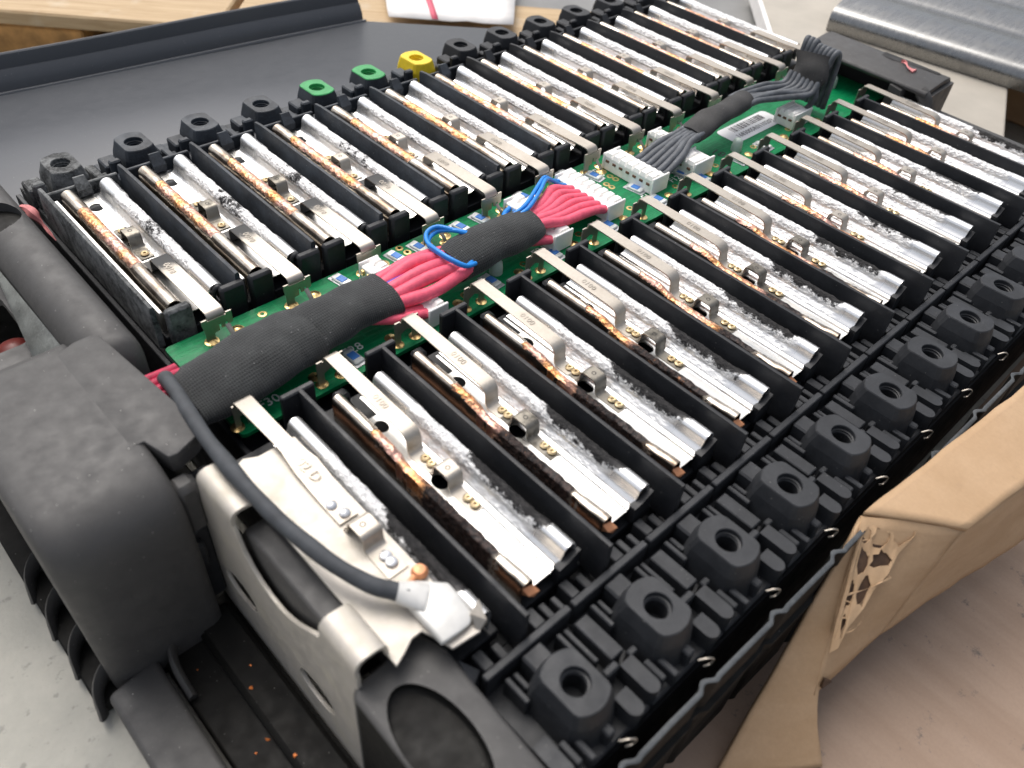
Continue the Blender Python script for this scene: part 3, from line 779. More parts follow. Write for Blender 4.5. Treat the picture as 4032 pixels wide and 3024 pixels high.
g=G(); g.lathe([(.0,-.3),(.15,-.28),(.19,-.16),(.18,-.06),(.10,0),(0,.01)],(-2.16,-1.42,-.95),20,caps=False); g.obj('red_plug','redpart',t,loc=(1.6,1.2,2.3))
t=thing('sealant_scrap',(-1.16,0,-.4),'pink sealant scrap squeezed beside the powder-crusted corner module','sealant')
g=G(); g.sweep([(-1.24,.28,-.36),(-1.19,.12,-.30),(-1.15,-.04,-.31),(-1.13,-.18,-.40),(-1.12,-.4,-.52)],[.04,.065,.07,.05,.03],[.04,.07,.075,.06,.03],8,wob=.16); g.obj('strand','pinkfoam',t,loc=(1.16,0,.4))

t=thing('end_housing',(-1.4,-8.4,-2.3),'black plastic end housing with an oval recess below the terminal bracket','plastic housing')
g=G(); g.prism([(-1.82,-7.70),(-1.74,-7.62),(-1.5,-7.62),(-1.12,-7.55),(-1.02,-7.85),(-1.04,-8.15),(-1.07,-8.9),(-1.08,-9.3),(-1.84,-9.3)],-2.3,-.28); me=bevel(g.mesh('shell','cover',40),.05,3)
c=G(); c.lathe([(.31,-.09),(.33,-.07),(.35,.4)],(0,0,0),40); cm=c.mesh('c','casing',40); cm.transform(Matrix.Translation((-1.53,-8.38,-.28))@Matrix.Diagonal((.80,1.6,1.1,1)))
me=cut(me,cm); me.materials.append(MAT['casing'])
for p in me.polygons:
    c_=p.center
    if c_.z<-.30 and ((c_.x+1.53)/.32)**2+((c_.y+8.38)/.56)**2<1: p.material_index=len(me.materials)-1
link('shell',me,t,(1.4,8.4,2.3))
me=prism_me([(-5.78,-.95),(-5.78,-.42),(-5.86,-.27),(-6.0,-.20),(-7.30,-.20),(-7.34,-.26),(-7.34,-.95)],-1.66,-1.10,'x','cover',.04,3); link('inner_hump',me,t,(1.4,8.4,2.3))
g=G(); g.hull([(-1.02,-7.98,-.3),(-.90,-8.12,-.42),(-1.05,-8.2,-.36),(-1.02,-7.98,-.6),(-.88,-8.15,-.6),(-1.05,-8.2,-.6)]); g.obj('latch','deck',t,loc=(1.4,8.4,2.3))

# ================================================================ terminal bracket
t=thing('terminal_bracket',(-1.75,-6.4,-2.3),'bent silver metal terminal bracket with two slots and a wide cut-out','bracket')
face=[(-5.32,-.10),(-5.90,-.10)]+[(-5.93,-.22),(-5.98,-.36),(-6.08,-.50),(-6.22,-.60),(-6.38,-.64),(-6.55,-.63),(-6.70,-.57),(-6.85,-.47),(-6.98,-.36),(-7.08,-.27),(-7.16,-.22)]+[(-7.19,-.10),(-7.66,-.10),(-7.72,-2.6),(-7.45,-2.58),(-5.15,-2.14),(-5.02,-2.06),(-4.98,-1.93)]
def slot(y,z,l=.56,r=.15): return [(y+l*math.cos(a)*.5*(1) ,z+r*math.sin(a)-.02*math.cos(a)) for a in [2*math.pi*i/20 for i in range(20)]]
me=plate_mesh('face_plate',face,[slot(-5.65,-1.42,.60,.19),slot(-6.93,-1.52,.58,.19)],.04,'bracket',.006)
me.transform(Matrix(((0,0,-1,-1.75),(1,0,0,0),(0,1,0,0),(0,0,0,1)))); link('face_plate',me,t,(1.75,6.4,2.3))
bend=[(-1.752,-.105),(-1.752,-.02),(-1.738,.03),(-1.70,.065),(-1.65,.075),(-1.53,.065),(-1.47,.04),(-1.445,-.02),(-1.44,-.10)]
for a,b in ((-5.32,-5.90),(-7.19,-7.66)):
    g=G(); nrm=.035; inn=[(-1.717,-.105),(-1.715,-.03),(-1.695,.02),(-1.65,.038),(-1.53,.03),(-1.49,.005),(-1.478,-.03),(-1.475,-.10)]
    g.prism(bend+inn[::-1],a,b,'y'); g.obj('bent_lip','bracket',t,60,loc=(1.75,6.4,2.3))
me=plate_mesh('top_plate',[(-1.46,-5.36),(-1.30,-5.30),(-1.18,-5.36),(-.80,-5.36),(-.80,-7.98),(-1.05,-7.95),(-1.09,-7.80),(-1.14,-7.68),(-1.24,-7.68),(-1.36,-7.74),(-1.46,-7.78)],[],.03,'bracket',.005); link('top_plate',me,t,(1.75,6.4,2.3-.10))
# strap weld and clip on this bracket
t=thing('cable_lug',(-.92,-7.62,-.08),'bright crimped metal lug on the end of the thick black cable','cable lug')
g=G(); g.hull([(-1.10,-7.36,-.06),(-1.11,-7.40,.02),(-.95,-7.36,.03),(-.90,-7.36,-.06),(-.76,-7.52,-.06),(-.74,-7.54,.0),(-.76,-7.86,-.06),(-.78,-7.86,-.02),(-1.10,-7.90,-.02),(-1.12,-7.90,-.075),(-1.12,-7.4,-.08),(-.84,-7.92,-.05)])
link('crimp',bevel(g.mesh('crimp','lug',40),.02,2),t,(.92,7.62,.08))
g=G(); g.sweep([(-1.13,-7.36,.045),(-1.05,-7.44,.02),(-.97,-7.53,-.0)],[.085,.12,.13],[.08,.07,.05],14,caps=True); g.obj('barrel','lug',t,60,loc=(.92,7.62,.08))
g=G(); g.hull([(-.80,-7.86,-.06),(-.66,-7.80,-.06),(-.80,-7.86,0),(-.66,-7.80,-.01),(-.70,-7.96,-.12),(-.82,-7.98,-.12),(-.72,-7.97,-.04)]); g.obj('lug_tongue','nickel',t,loc=(.92,7.62,.08))
t=thing('copper_bead',(-.84,-7.28,-.06),'small reddish copper bead next to the cable lug','copper bead')
g=G(); g.lathe([(0,-.05),(.05,-.04),(.075,0),(.05,.045),(0,.055)],(0,0,0),14,caps=False); g.sweep([(-.14,-.02,-.02),(-.06,-.01,0),(0,0,0)],.04,.03,8,wob=.03); g.obj('bead','copperend',t)
t=thing('sense_strap',(-.95,-4.7,-.02),'flat nickel sense strap stamped 102 D welded on the bracket plate','nickel strap')
T=(.95,4.7,.02)
g=G(); yz=[(-4.66,-.10),(-4.68,-.04),(-4.72,-.02),(-5.35,-.02),(-5.5,-.025),(-5.75,-.045),(-6.1,-.066),(-6.47,-.075)]
g.strip(yz,[-1.04,-1.04,-1.04,-1.02,-1.02,-1.05,-1.06,-1.06],[-.86,-.86,-.86,-.86,-.85,-.80,-.82,-.87],-.016); so_=g.obj('strap','nickel',t,50,loc=T)
q=link('stamped_code',text_mesh('stamped_code','102 D',.15,'stamp',.001),t,(-.945+.95,-5.78+4.7,-.038+.02)); q.rotation_euler=(R(3),0,R(-86))
for x,y in ((-1.0,-6.26),(-.96,-6.40)):
    g=G(); g.lathe([(.055,-.01),(.05,.02),(.03,.035),(0,.04)],(x,y,-.075),14,caps=False); g.obj('weld_bead','solder',t,loc=T)
g=clip_mesh(-6.70,w=.20,cx=-.96,zf=-.085,zt=.085,feet=(.05,.34)); g.obj('bridge_clip','nickel',t,50,loc=T)
g=G(); g.lathe([(.03,-.012),(.03,.002),(.022,.002),(0,-.01)],(-.97,-6.69,.085),12,caps=False); g.obj('hole_shade_disc','char_shade',t,loc=T)  # pin hole drawn as a dark disc, its shade in the colour
for y in (-6.97,-7.05):
    g=G(); g.lathe([(.06,-.01),(.05,.02),(.03,.03),(0,.034)],(-.95,y,-.078),12,caps=False); g.obj('weld_bead','solder',t,loc=T)
g=G(); g.prism([(-1.06,-.09),(-.86,-.09),(-.86,-.40),(-.93,-.40),(-.93,-.25),(-1.0,-.25),(-1.0,-.40),(-1.06,-.40)],-4.68,-4.664,'y'); g.obj('tab_plate','nickel',t,loc=T)
g=G(); g.lathe([(.075,.001),(.072,.010),(.04,.02),(0,.03)],(-1.04,-4.66,-.405),14,caps=False); g.obj('solder_pad','goldpad',t,loc=T)
t=thing('battery_cable',(-1.5,-5.5,0),'thick grey-black cable running over the terminal bracket to the bright lug','cable')
g=G(); g.sweep([(-1.36,-3.95,-.06),(-1.40,-4.30,.03),(-1.46,-4.75,.10),(-1.50,-5.2,.13),(-1.515,-5.75,.155),(-1.485,-6.30,.15),(-1.40,-6.80,.125),(-1.26,-7.18,.08),(-1.15,-7.33,.05),(-1.07,-7.43,.025)],[.078]+[.070]*9,[.078]+[.070]*9,16,res=8,wob=.014); g.obj('sheath','cable',t,60,loc=(1.5,5.5,0))

# ================================================================ circuit board
t=thing('circuit_board',(5,-3.95,-.40),'long green circuit board between the two rows of battery modules','circuit board')
T=Vector((-5,3.95,.40))
def cb(o): o.location=Vector(o.location)+T; return o
PZ=-.40
pins=[(.55,-4.60),(4.3,-3.3)]
outline=rrect(-1.06,11.95,-4.79,-3.17,.05)
me=plate_mesh('board',outline,[circ(2.06,-3.235,.03,10),circ(2.088,-3.365,.03,10)],.05,'pcb'); cb(link('board',me,t,(0,0,PZ)))
def ring_me(r=.052,h=.026):
    g=G(); g.lathe([(h,-.002),(h,.006),(r,.005),(r+.003,-.002)],(0,0,0),14,caps=False); return g.mesh('via_pad','goldpad',30)
RING=ring_me()
for x,y in ((5.617,-3.667),(5.626,-3.772),(5.406,-3.788),(5.409,-3.887),(2.06,-3.235),(2.088,-3.365),(4.15,-4.416),(5.2,-4.417),(3.10,-4.446),(6.2,-4.44),(7.2,-4.43),(8.2,-4.44),(9.2,-4.44),(2.10,-4.46),(.05,-3.31)): cb(link('via_pad',RING,t,(x,y,PZ)))
g=G(); g.box(-.06,.06,-.05,.05,0,.040,.006); FB=g.mesh('fuse_body','fuseb',30)
g=G(); g.box(-.12,.12,-.065,.065,0,.036,.012); FW=g.mesh('fuse_cap','fusew',30)
g=G(); g.box(-.16,.16,-.085,.085,0,.012,.004); FP=g.mesh('fuse_pad','solder',30)
for x,y,a in ((5.094,-3.269,-80),(5.405,-3.534,-80),(5.641,-4.135,-80),(5.686,-4.53,-85),(6.54,-4.27,-80),(4.62,-4.53,-85),(3.55,-4.53,-85),(2.52,-4.47,-85),(4.169,-3.33,-80),(3.318,-3.37,-80),(2.978,-3.37,-80),(2.255,-3.39,-80),(1.905,-3.38,-80),(.42,-4.55,-85),(1.10,-3.36,-80),(7.62,-4.55,-85),(6.70,-4.55,-85),(8.35,-4.53,-85)):
    p=cb(link('fuse',FP,t,(x,y,PZ+.001),R(a))); c=link('fuse_cap',FW,p,(0,0,.008)); link('fuse_body',FB,p,(0,0,.012))
for s,x,y,rz,sz,mt in (('F28',.50,-4.43,0,.17,'white'),('F30',-.62,-4.55,0,.17,'white'),('F21',3.47,-4.37,2,.17,'white'),('F19',4.53,-4.39,2,.17,'white'),('F18',5.52,-3.50,-90,.16,'white'),('F15',5.78,-4.12,-90,.16,'white'),('F14',5.66,-4.37,0,.16,'white'),('F11',6.82,-4.40,-90,.15,'white'),('F12',6.36,-4.30,0,.15,'white'),('18',7.55,-4.22,-80,.24,'print'),('F23',2.62,-3.62,-85,.16,'white'),('F16',5.0,-4.66,-85,.12,'white')):
    q=link('silkscreen',text_mesh('silkscreen',s,sz,mt,.0015),t,(x,y,PZ+.0025),R(rz)); cb(q)
g=G(); g.prism(rrect(8.06,9.42,-4.22,-3.78,.09),PZ+.001,PZ+.007); lab=cb(g.obj('barcode_label','label',t))
rb=random.Random(3); x=8.34
while x<9.22:
    wd=rb.choice((.008,.012,.02,.03)); g=G(); g.prism([(x,-3.98),(x+wd,-3.98),(x+wd,-3.83),(x,-3.83)],PZ+.006,PZ+.0085); g.obj('bar','print',lab,0); x+=wd+rb.choice((.01,.016,.026))
link('serial_number',text_mesh('serial_number','1683005R0110203',.135,'print',.001),lab,(8.76,-4.09,PZ+.008))
def peg_me():
    g=G(); g.lathe([(.085,0),(.085,.08),(.075,.16),(.045,.20),(0,.205)],(0,0,0),14,caps=False); return g.mesh('peg','peg',50)
PEG=peg_me()
for x,y in ((2.70,-4.36),(7.87,-4.33),(11.34,-3.98)): cb(link('peg',PEG,t,(x,y,PZ)))
def connector(x0,x1,y0,y1,n,side,zt=-.13,hidden=False):
    """white housing; contacts open towards side (-1: -x, +1: +x)"""
    g=G(); h=zt-PZ; g.box(x0,x1,y0,y1,PZ,zt-.05,.014); b=cb(g.obj('connector','conn',t))
    L=y1-y0; st=L/n
    for i in range(n):
        a=y0+st*i+.012; e=y0+st*(i+1)-.012
        g=G(); g.hull([(x0+.10*(side<0),a,zt-.055),(x1-.10*(side>0),a,zt-.055),(x0+.10*(side<0),e,zt-.055),(x1-.10*(side>0),e,zt-.055),(x0+.13*(side<0)+.02,a+.01,zt),(x1-.03-.13*(side>0),a+.01,zt),(x0+.13*(side<0)+.02,e-.01,zt),(x1-.03-.13*(side>0),e-.01,zt)]); g.obj('pin_cell','conn',b)
        m=(a+e)/2; xs=x0 if side<0 else x1
        g=G(); g.box(xs+.004*side-.03,xs+.004*side+.03,m-.028,m+.028,PZ+.12,PZ+.19,.006) if not hidden else None
        if not hidden: g.obj('contact','goldpad',b)
        g=G(); xo=x0-.004 if side>0 else x1+.004; g.box(xo-.01,xo+.01,m-.03,m+.03,PZ+.13,PZ+.165,.003); g.obj('window','brownslot',b)
    g=G(); g.box(x0-.012,x1+.012,y0-.035,y0,PZ,zt-.005,.01); g.obj('end_cheek','conn',b)
    g=G(); g.box(x0-.012,x1+.012,y1,y1+.035,PZ,zt-.02,.01); g.obj('end_cheek','conn',b)
    return b
connector(4.66,4.98,-4.44,-3.46,8,-1)
connector(5.70,6.04,-4.36,-3.45,7,1)
connector(3.56,3.88,-4.50,-4.23,2,-1)
connector(3.64,3.92,-3.76,-3.50,2,-1)
connector(6.54,7.0,-4.46,-4.14,2,1)
connector(9.22,9.72,-4.47,-4.16,3,1)
connector(6.76,7.05,-3.62,-3.42,2,1)
connector(1.30,1.56,-3.72,-3.48,2,-1)
connector(1.38,1.64,-4.66,-4.46,2,-1)
o=bpy.data.objects

# ================================================================ pink / blue harness
t=thing('wire_harness',(1,-4.2,-.2),'pink and blue wire harness wrapped in black woven tape over the green board','wire harness')
T=(-1,4.2,.2)
def sl(path,ru,rv,name='fabric_sleeve',mt='fabric',n=28,wob=.035,seed=0,par=None,TT=None,**k):
    g=G(); g.sweep(path,ru,rv,n,res=10,wob=wob,seed=seed,**k); return g.obj(name,mt,par or t,60,loc=TT or T)
sl([(-1.36,-4.23,-.20),(-.7,-4.23,-.14),(0.0,-4.20,-.09),(.6,-4.16,-.08),(1.17,-4.18,-.10)],[.40,.44,.39,.335,.37],[.15,.19,.19,.18,.16])
sl([(-1.30,-4.23,-.19),(-.7,-4.23,-.13),(-.2,-4.20,-.095),(.10,-4.195,-.085)],[.40,.455,.43,.415],[.155,.205,.21,.205],seed=4)
sl([(2.08,-4.20,-.10),(2.5,-4.19,-.06),(3.0,-4.19,-.06),(3.46,-4.16,-.10)],[.30,.32,.31,.28],[.17,.20,.20,.17],seed=8)
ys=[-3.96,-4.08,-4.22,-4.36,-4.48]
for i,y in enumerate(ys):
    lift=[.02,.06,.05,.02,-.06][i]
    g=G(); yy=-4.17+(y+4.2)*.70
    g.sweep([(.90,yy,-.08),(1.2,-4.18+(y+4.2)*.85,-.06+lift*.4),(1.6,y-.01+.03*(i%2),lift-.02),(2.0,-4.2+(y+4.2)*.9,-.04+lift*.5),(2.3,-4.2+(y+4.2)*.7,-.07)],.078,.078,12,res=8,wob=.008); g.obj('pink_wire','pink',t,60,loc=T)
g=G(); g.sweep([(1.0,-4.13,-.06),(1.3,-4.15,-.01),(1.7,-4.15,-.02),(2.1,-4.18,-.05)],.045,.045,10); g.obj('violet_wire','violet',t,60,loc=T)
cy=[-4.44+.98*(i+.5)/8 for i in range(8)][::-1]   # pin rows, from board left to right edge
for i in range(5,-1,-1):
    y=cy[2+i]; ys_=-4.06-.05*i
    g=G(); g.sweep([(3.2,ys_,-.08),(3.5,ys_-.0,-.06+.02*(i%2)),(3.85,(ys_*.6+y*.4)-.03,-.03-.015*i),(4.25,y+.005,-.09-.01*i),(4.52,y,-.18),(4.66,y,-.225)],.066,.066,12,res=8,wob=.008,seed=i); g.obj('pink_wire','pink',t,60,loc=T)
for i in range(2):
    y=cy[i]
    g=G(); g.sweep([(3.25,-4.02-.06*i,.04),(3.5,-4.0-.07*i,.085),(3.9,-3.80-.07*i,.09),(4.25,-3.60-.05*i,.03),(4.5,y,-.14),(4.66,y,-.215)],.028,.028,10,res=8); g.obj('blue_wire','blue',t,60,loc=T)
for i in range(2):
    q=.05*i
    g=G(); g.sweep([(2.75,-4.02-q,-.05),(2.5,-4.0-q,.08),(2.38,-3.92-q*.3,.12),(2.26,-3.74-q*.5,.12-q),(2.10,-3.74-q,.10-q),(1.98,-3.9-q*.6,.10-q*.6),(1.94,-4.14-q*.3,.13-q*.4),(1.97,-4.36,.12-q*.3),(2.07,-4.50+q*.3,.07-q*.3),(2.25,-4.46+q,.0)],.028,.028,10,res=8); g.obj('blue_wire','blue',t,60,loc=T)
for x0,x1,y in ((1.05,1.40,-4.52),(1.05,1.40,-4.60),(3.3,3.57,-4.30),(3.3,3.57,-4.44)):
    g=G(); g.sweep([(x0-.25,y+.22,-.16),(x0,y+.07,-.18),(x1,y,-.23)],.062,.062,12,wob=.01); g.obj('pink_wire','pink',t,60,loc=T)
for y in (-3.58,-3.68):
    g=G(); g.sweep([(3.3,-3.92,-.2),(3.45,y-.1,-.22),(3.66,y,-.23)],.034,.034,10); g.obj('blue_wire','blue',t,60,loc=T)
for i in range(4):
    y=-3.83-.1*i; g=G(); g.sweep([(-1.62,y,-.12),(-1.42,y,-.11),(-1.2,y+.02,-.15)],.06,.07,10,wob=.04); g.obj('pink_wire','crimson',t,60,loc=T)

# ================================================================ grey-black harness
t=thing('wire_harness',(8,-4,-.1),'grey-black wire harness crossing the barcode label towards the far cover','wire harness')
T=(-8,4,.1)
sl([(7.02,-3.97,-.02),(7.5,-3.94,.04),(8.0,-3.90,.05),(8.6,-3.83,.04)],[.215,.22,.20,.18],[.12,.13,.13,.13],'tape_sleeve','tape',20,.04,3)
g=G(); g.sweep([(9.70,-4.19,.08),(9.84,-4.17,.30),(9.96,-4.13,.58)],[.26,.29,.35],[.11,.10,.08],24,up=(1,0,0),res=8,wob=.10); g.obj('tape_sleeve','tape',t,60,loc=T)
for i in range(6):
    y=-4.30+.105*i
    g=G(); m=-3.97+(y+4.03)*.55
    g.sweep([(6.02,y,-.22),(6.14,y,-.20),(6.5,y*.7+m*.3,-.10+.02*(i%2)),(6.85,m,-.03),(7.3,m,.03)],.056,.056,10,res=6,wob=.01,seed=i); g.obj('grey_wire','wire',t,60,loc=T)
for i in range(7):
    y0=-3.83-.17+.055*i; y1=-4.17+.27-.09*i; y1=-4.42+.085*i
    sag=.05*math.sin(i*1.3)
    g=G(); g.sweep([(8.4,y0,.05),(8.75,y0-.03,.06+sag*.4),(9.2,(y0+y1)/2+sag*.3,.06+sag),(9.6,y1,.09),(9.78,y1,.25)],.052,.052,10,res=6,wob=.01,seed=i); g.obj('grey_wire','wire',t,60,loc=T)
g=G(); g.sweep([(9.75,-4.40,.2),(9.72,-4.48,.02),(9.72,-4.40,-.2)],.05,.05,10); g.obj('grey_wire','wire',t,60,loc=T)
for i in range(8):
    y=-4.46+.082*i; h=.10 if i<5 else .22
    g=G(); g.sweep([(9.93,y*.9-.40,.45),(9.97,y*.95-.2,.60+h*.25),(10.04,y+.01,.645+h*.4),(10.13,y,.56+h*.3),(10.17,y,.3),(10.19,y,-.3)],.05,.05,10,res=6); g.obj('grey_wire','wire',t,60,loc=T)

# ================================================================ far end
t=thing('cable_cover',(11.8,-4.4,-1),'dark plastic far cable cover with a scorched patch of pink sealant','plastic cover')
T=(-11.8,4.4,1)
pr=[(11.32,.085),(11.35,.12),(12.0,.19),(12.2,.17),(12.33,.06),(12.36,-.2),(12.36,-1.2),(12.28,-1.2),(12.28,-.2),(12.24,.02),(12.1,.08),(11.9,.09),(11.40,.03),(11.34,.04)]
g=G(); g.prism(pr,-3.25,-5.62,'y'); o=link('shell',bevel(g.mesh('shell','cover',40),.012,2,40),t,T)
g=G(); g.sweep([(11.45,-5.48,.06),(11.42,-5.60,.0),(11.44,-5.66,-.15),(11.5,-5.66,-.6)],.12,.07,12,up=(1,0,0)); g.obj('rolled_edge','cover',t,60,loc=T)
g=G(); g.prism([(11.4,.03),(12.3,.08),(12.3,-1.2),(11.4,-1.2)],-5.60,-5.68,'y'); g.obj('side_wall','cover',t,loc=T)
g=G(); g.prism([(11.4,.03),(12.3,.08),(12.3,-1.2),(11.4,-1.2)],-3.22,-3.29,'y'); g.obj('side_wall','cover',t,loc=T)
g=G(); g.hull([(11.28,-5.0,.05),(11.28,-5.22,.02),(11.42,-4.98,.07),(11.42,-5.25,.05),(11.26,-5.0,-.25),(11.26,-5.25,-.28),(11.45,-5.0,-.28),(11.45,-5.25,-.28)]); g.obj('lug','cover',t,loc=T)
g=G(); rows=[]
for i in range(9):
    a=i/8; y=-4.40-1.05*a
    rows.append([(12.03+.05*a-.10*(1+.9*noise.noise(Vector((y*3,0,1))))*math.sin(math.pi*min(1,a*1.3+.1)),y,.192),(12.12,y,.205),(12.23,y,.17)])
g.grid(rows); g.obj('scorch_crust','char_shade',t,60,loc=T)
g=G(); g.sweep([(11.98,-4.78,.20),(11.93,-4.88,.225),(11.85,-4.98,.215),(11.83,-5.12,.19)],[.05,.08,.07,.05],[.03,.045,.05,.03],8,wob=.16); g.obj('pink_sealant','pinkfoam',t,60,loc=T)
t=thing('end_rail',(11.8,-7.2,-.5),'flat grey plastic end rail beyond the outermost near-row module','plastic rail')
g=G(); g.prism([(11.62,-.40),(11.66,-.34),(12.05,-.34),(12.1,-.40),(12.1,-2.3),(11.62,-2.3)],-5.75,-9.3,'y'); g.obj('rail_body','cover',t,loc=(-11.8,7.2,.5))
g=G(); g.hull([(11.5,-5.5,-.2),(11.7,-5.5,-.2),(11.5,-5.75,-.2),(11.75,-5.8,-.24),(11.5,-5.5,-.6),(11.75,-5.5,-.6),(11.5,-5.8,-.6),(11.75,-5.8,-.6)]); link('rail_corner',bevel(g.mesh('rail_corner','cover'),.05,3),t,(-11.8,7.2,.5))

# ================================================================ lid behind the far row
t=thing('shallow_lid',(3,3,-1.1),'large flat dark grey plastic tray-like battery lid with a raised rim behind the far row','plastic tray')
T=(-3,-3,1.1)
g=G(); A=Vector((-4,5.48)); B=Vector((7.06,4.43)); 
me=prism_me([(-4,5.50),(7.02,4.45),(8.2,3.45),(9.05,2.70),(9.5,1.0),(9.5,.2),(-4,.2)],-1.16,-1.10,'z','lid',.01,1); link('panel',me,t,T)
dr=(B-A).normalized(); nr_=Vector((-dr.y,dr.x))
prof=[(-.05,-1.10),(-.03,-1.068),(.01,-1.065),(.03,-1.09),(.05,-1.13),(.10,-1.13),(.115,-1.09),(.13,-.99),(.20,-.86),(.255,-.805),(.275,-.80),(.29,-.70),(.32,-.585),(.345,-.565),(.38,-.57),(.40,-.6),(.40,-1.2),(-.05,-1.2)]
g=G(); rows=[]
for k in range(12):
    p=A+(B-A)*(k/11); rows.append([(p.x+nr_.x*d+.0,p.y+nr_.y*d,z+.012*math.sin(k*.9)) for d,z in prof])
g.grid(rows,True,True); g.obj('rim','lid',t,25,loc=T)

# ================================================================ background
t=thing('pallet',(4,9,-2.4),'pale wooden pallet behind the battery lid','pallet')
T=(-4,-9,2.4)
u=Vector((.72,-.69,0)); v=Vector((.69,.72,0))
def plank(p0,L,W,z0,z1,nm='plank',mt='wood',a=-43.8,loc=None):
    g=G(); g.box(0,L,0,W,z0,z1,.04); me=g.mesh(nm,mt,30); o=link(nm,me,t,Vector((p0[0],p0[1],0))+Vector(T)); o.rotation_euler=(0,0,R(a)); return o
plank((-2.2,13.2),9.6,3.0,-1.75,-1.45); plank((-.1,15.4),9.8,3.2,-1.75,-1.44); plank((2.3,17.7),11,3.0,-1.75,-1.46)
plank((4.9,6.5),9,2.6,-1.78,-1.47); 
plank((.72,10.46),2.7,3,-2.42,-1.77,'block','darkwood'); plank((4.2,7.3),1.2,3,-2.42,-1.79,'block','darkwood')
t=thing('paper_sheet',(9,4,-1.3),'crumpled white paper sheet with a pink stripe at the far end of the lid','paper')
T=(-9,-4,1.3); g=G(); rows=[]
for i in range(9):
    a=i/8
    p=Vector((7.75,4.55,0)).lerp(Vector((9.75,2.72,0)),a); q=Vector((9.6,7.4,0)).lerp(Vector((12.3,5.3,0)),a)
    rows.append([tuple(p.lerp(q,b/7)+Vector((0,0,-1.20+.05*noise.noise(Vector((i*.7,b*.6,2)))+ .02*b/7))) for b in range(8)])
g.grid(rows); o=g.obj('sheet','paper',t,0,loc=T,recalc=False) if False else g.obj('sheet','paper',t,60,loc=T); m=o.modifiers.new('s','SOLIDIFY'); m.thickness=.015
g=G(); rows=[]
for b in range(8):
    p=Vector((7.75,4.55,0)).lerp(Vector((9.75,2.72,0)),.37+.0*b); q=Vector((9.6,7.4,0)).lerp(Vector((12.3,5.3,0)),.27)
    c=p.lerp(q,b/7); z=-1.17+.05*noise.noise(Vector((2.9,b*.6,2)))+.02*b/7
    rows.append([(c.x-.05,c.y+.05,z),(c.x+.05,c.y-.05,z+.001)])
g.grid(rows); o=g.obj('stripe','stripe',t,60,loc=T); m=o.modifiers.new('s','SOLIDIFY'); m.thickness=.004
t=thing('rubber_sheet',(13,3,-1.5),'smooth grey sheet lying behind the far module row','grey sheet')
g=G(); g.prism([(8.6,1.2),(9.9,3.6),(13,6.5),(20,6),(19.6,2.2),(13.5,-2.3),(12.2,-2.8)],-1.66,-1.52); g.obj('slab','slab',t,loc=(-13,-3,1.5))
t=thing('foam_block',(14,-3,-2.4),'smooth beige moulded block with rounded corner beyond the far cover','foam block')
pl=[(12.5,-2.6),(12.95,-2.05),(17.5,1.9),(21,-2.5),(19.3,-4.45),(18.95,-4.62),(18.4,-4.78),(17.5,-5.08),(11.75,-7.32),(12.6,-5)]
g=G(); g.prism(pl,-2.4,-1.0); link('block',bevel(g.mesh('block','beige',40),.06,3),t,(-14,3,2.4))
g=G(); g.prism([(12.93,-2.04),(12.86,-1.96),(16.4,1.12),(16.47,1.04)],-1.3,-.93); g.obj('edge_strip','paper',t,loc=(-14,3,2.4))
t=thing('metal_sheet',(18,-4,-.7),'shiny corrugated metal sheet resting on the beige block','metal sheet')
g=G(); A=Vector((15.3,-1.7)); B=Vector((16.1,-6.6)); dr=(B-A).normalized(); nn=Vector((-dr.y,dr.x))
prof=[]
for k in range(64):
    d=k*.16; prof.append((d,-.62+.20*abs(math.sin(k*.26))**.6+.02*noise.noise(Vector((k*.7,0,0)))))
prof=[(0,-.98),(-.02,-.80)]+prof+[(64*.16,-1.0)]
rows=[]
for k in range(14):
    p=A+(B-A)*(k/13)*1.25; rows.append([(p.x+nn.x*d,p.y+nn.y*d,z) for d,z in prof])
g.grid(rows,True,True); g.obj('sheet','sheet',t,60,loc=(-18,4,.7))
t=thing('cardboard_box',(22,-9,-2.4),'plain brown cardboard box standing beyond the beige block','cardboard box')
g=G(); g.box(13.5,24,-12,-7.7,-2.4,-1.3,.05); g.obj('body','kraft',t,loc=(-22,9,2.4))
g=G(); g.box(18,26,-7.6,-4.9,-2.4,-1.35,.05); g.obj('flap','kraft',t,loc=(-22,9,2.4))

# ================================================================ torn cardboard flap in front
t=thing('torn_cardboard',(3,-10,-2.36),'torn brown corrugated cardboard flap leaning on the casing wall','torn cardboard')
T=(-3,10,2.36)
def sheet(c,nm,mt,nu=16,nv=16,amp=.03,th=.05,sd=0):
    a,b,cc,d=[Vector(p) for p in c]; g=G(); rows=[]
    for i in range(nu+1):
        r_=[]
        for j in range(nv+1):
            p=a.lerp(b,i/nu).lerp(d.lerp(cc,i/nu),j/nv); e=min(1,4*min(i/nu,1-i/nu,j/nv,1-j/nv)+.35)
            p=p+Vector((0,0,1))*amp*noise.noise(p*1.3+Vector((sd,0,0)))+Vector((.5,.5,0))*amp*noise.noise(p*2.1+Vector((0,sd,0)))
            r_.append(p)
        rows.append(r_)
    g.grid(rows); o=g.obj(nm,mt,t,60,loc=T); m=o.modifiers.new('s','SOLIDIFY'); m.thickness=th; m.offset=0; return o
sheet([(3.02,-9.36,-.50),(6.9,-9.75,-.44),(6.2,-10.55,-.52),(3.70,-10.13,-.50)],'top_flap','kraft',22,10,.05,.06)
sheet([(3.02,-9.36,-.52),(3.72,-10.10,-.53),(3.0,-10.09,-1.80),(1.88,-9.99,-1.80)],'front_face','kraft',14,14,.03,.06,3)
sheet([(3.72,-10.10,-.53),(6.2,-10.53,-.54),(6.0,-10.75,-1.7),(3.0,-10.09,-1.80)],'side_face','kraft',16,12,.06,.06,5)
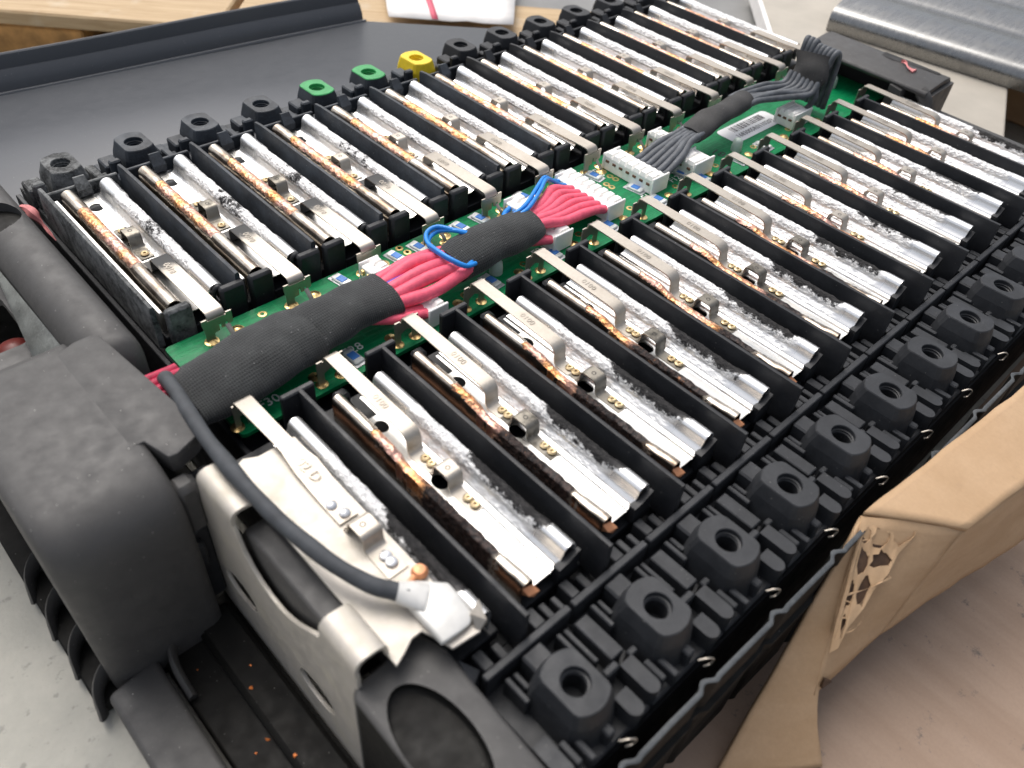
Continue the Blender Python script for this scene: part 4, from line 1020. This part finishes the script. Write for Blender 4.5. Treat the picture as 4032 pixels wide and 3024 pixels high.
sheet([(3.02,-9.36,-.54),(1.90,-9.99,-1.80),(1.66,-10.45,-2.34),(.70,-9.80,-2.34)],'inner_face','kraft',16,16,.03,.05,7)
rb=random.Random(5)
A0,A1,B0,B1=Vector((3.0,-9.41,-.57)),Vector((2.15,-9.86,-1.32)),Vector((3.46,-9.80,-.57)),Vector((2.25,-9.93,-1.40))
for i in range(6):
    a=rb.random(); b=min(1,max(0,a+rb.uniform(-.16,.22))); p=A0.lerp(A1,a); q=B0.lerp(B1,b); m=p.lerp(q,.5)+Vector((rb.uniform(-.05,.05),rb.uniform(-.07,-.03),rb.uniform(-.05,.05)))
    g=G(); g.sweep([p+Vector((0,-.03,0)),m,q+Vector((0,-.03,0))],[.009,.005,.009],[.005,.008,.005],6,wob=.02,seed=i); g.obj('paper_fibre','kraft',t,60,loc=T)
# torn inner paper: a ragged web with holes over a core painted dark for shaded cells
def rag(cx,cy,a,b,n=13):
    return [(cx+a*math.cos(q)*(1+rb.uniform(-.38,.30)),cy+b*math.sin(q)*(1+rb.uniform(-.38,.30))) for q in [2*math.pi*k/n for k in range(n)]]
outl=[(-.04,-.05),(.2,-.04),(.5,-.05),(.8,-.04),(1.06,-.02),(1.02,.10),(.86,.22),(.70,.42),(.55,.52),(.42,.74),(.25,.86),(.10,1.08),(-.04,1.12),(-.03,.5)]
web=plate_mesh('torn_paper',outl,[rag(.10,.82,.075,.19),rag(.11,.40,.085,.17),rag(.30,.52,.085,.20),rag(.33,.17,.13,.10),rag(.56,.33,.12,.11),rag(.60,.09,.12,.055),rag(.83,.09,.10,.05),rag(.10,.10,.07,.09)],.014,'kraft')
uu=(A1-A0); vv=(B0-A0); nn=vv.cross(uu).normalized()
if nn.y>0: nn=-nn
for vtx in web.vertices:
    c=vtx.co.copy(); vtx.co=A0+uu*c.x+vv*(c.y*.84)+nn*(.03+c.z+.03*noise.noise(Vector((c.x*6,c.y*5,0))))
link('torn_paper',web,t,T)
g=G(); g.hull([(1.93,-10.0,-1.52),(1.96,-10.03,-1.72),(2.16,-10.06,-1.80),(1.95,-9.98,-1.53),(1.98,-10.0,-1.73),(2.17,-10.03,-1.81)]); g.obj('notch_shade_patch','kraftshade',t,30,loc=T)  # dark patch paints the shade of a notch
g=G(); g.hull([(2.96,-9.44,-.58),(3.42,-9.78,-.58),(2.2,-9.85,-1.30),(2.9,-9.75,-.95),(3.0,-9.40,-.70),(3.4,-9.72,-.72),(2.3,-9.80,-1.35)]); g.obj('core_shade_hull','kraftshade',t,30,loc=T)  # dark hull in place of shaded hollow cells
# ---------------------------------------------------------------- copper crumbs on the flange
bmj=G()
for i in range(9):
    rb=random.Random(i+3); x=rb.uniform(-2.55,-1.85); y=rb.uniform(-8.2,-5.6); q=rb.uniform(.008,.024); z=-2.145 if x<-2.2 else -2.02
    bmj.hull([(x+rb.uniform(-q,q),y+rb.uniform(-q,q),z+rb.uniform(0,q)) for _ in range(9)])
o=bmj.obj('copper_crumbs','crumb',None,30); tag(o,'scattered tiny orange copper crumbs on the black front flange','crumbs',None,'stuff')
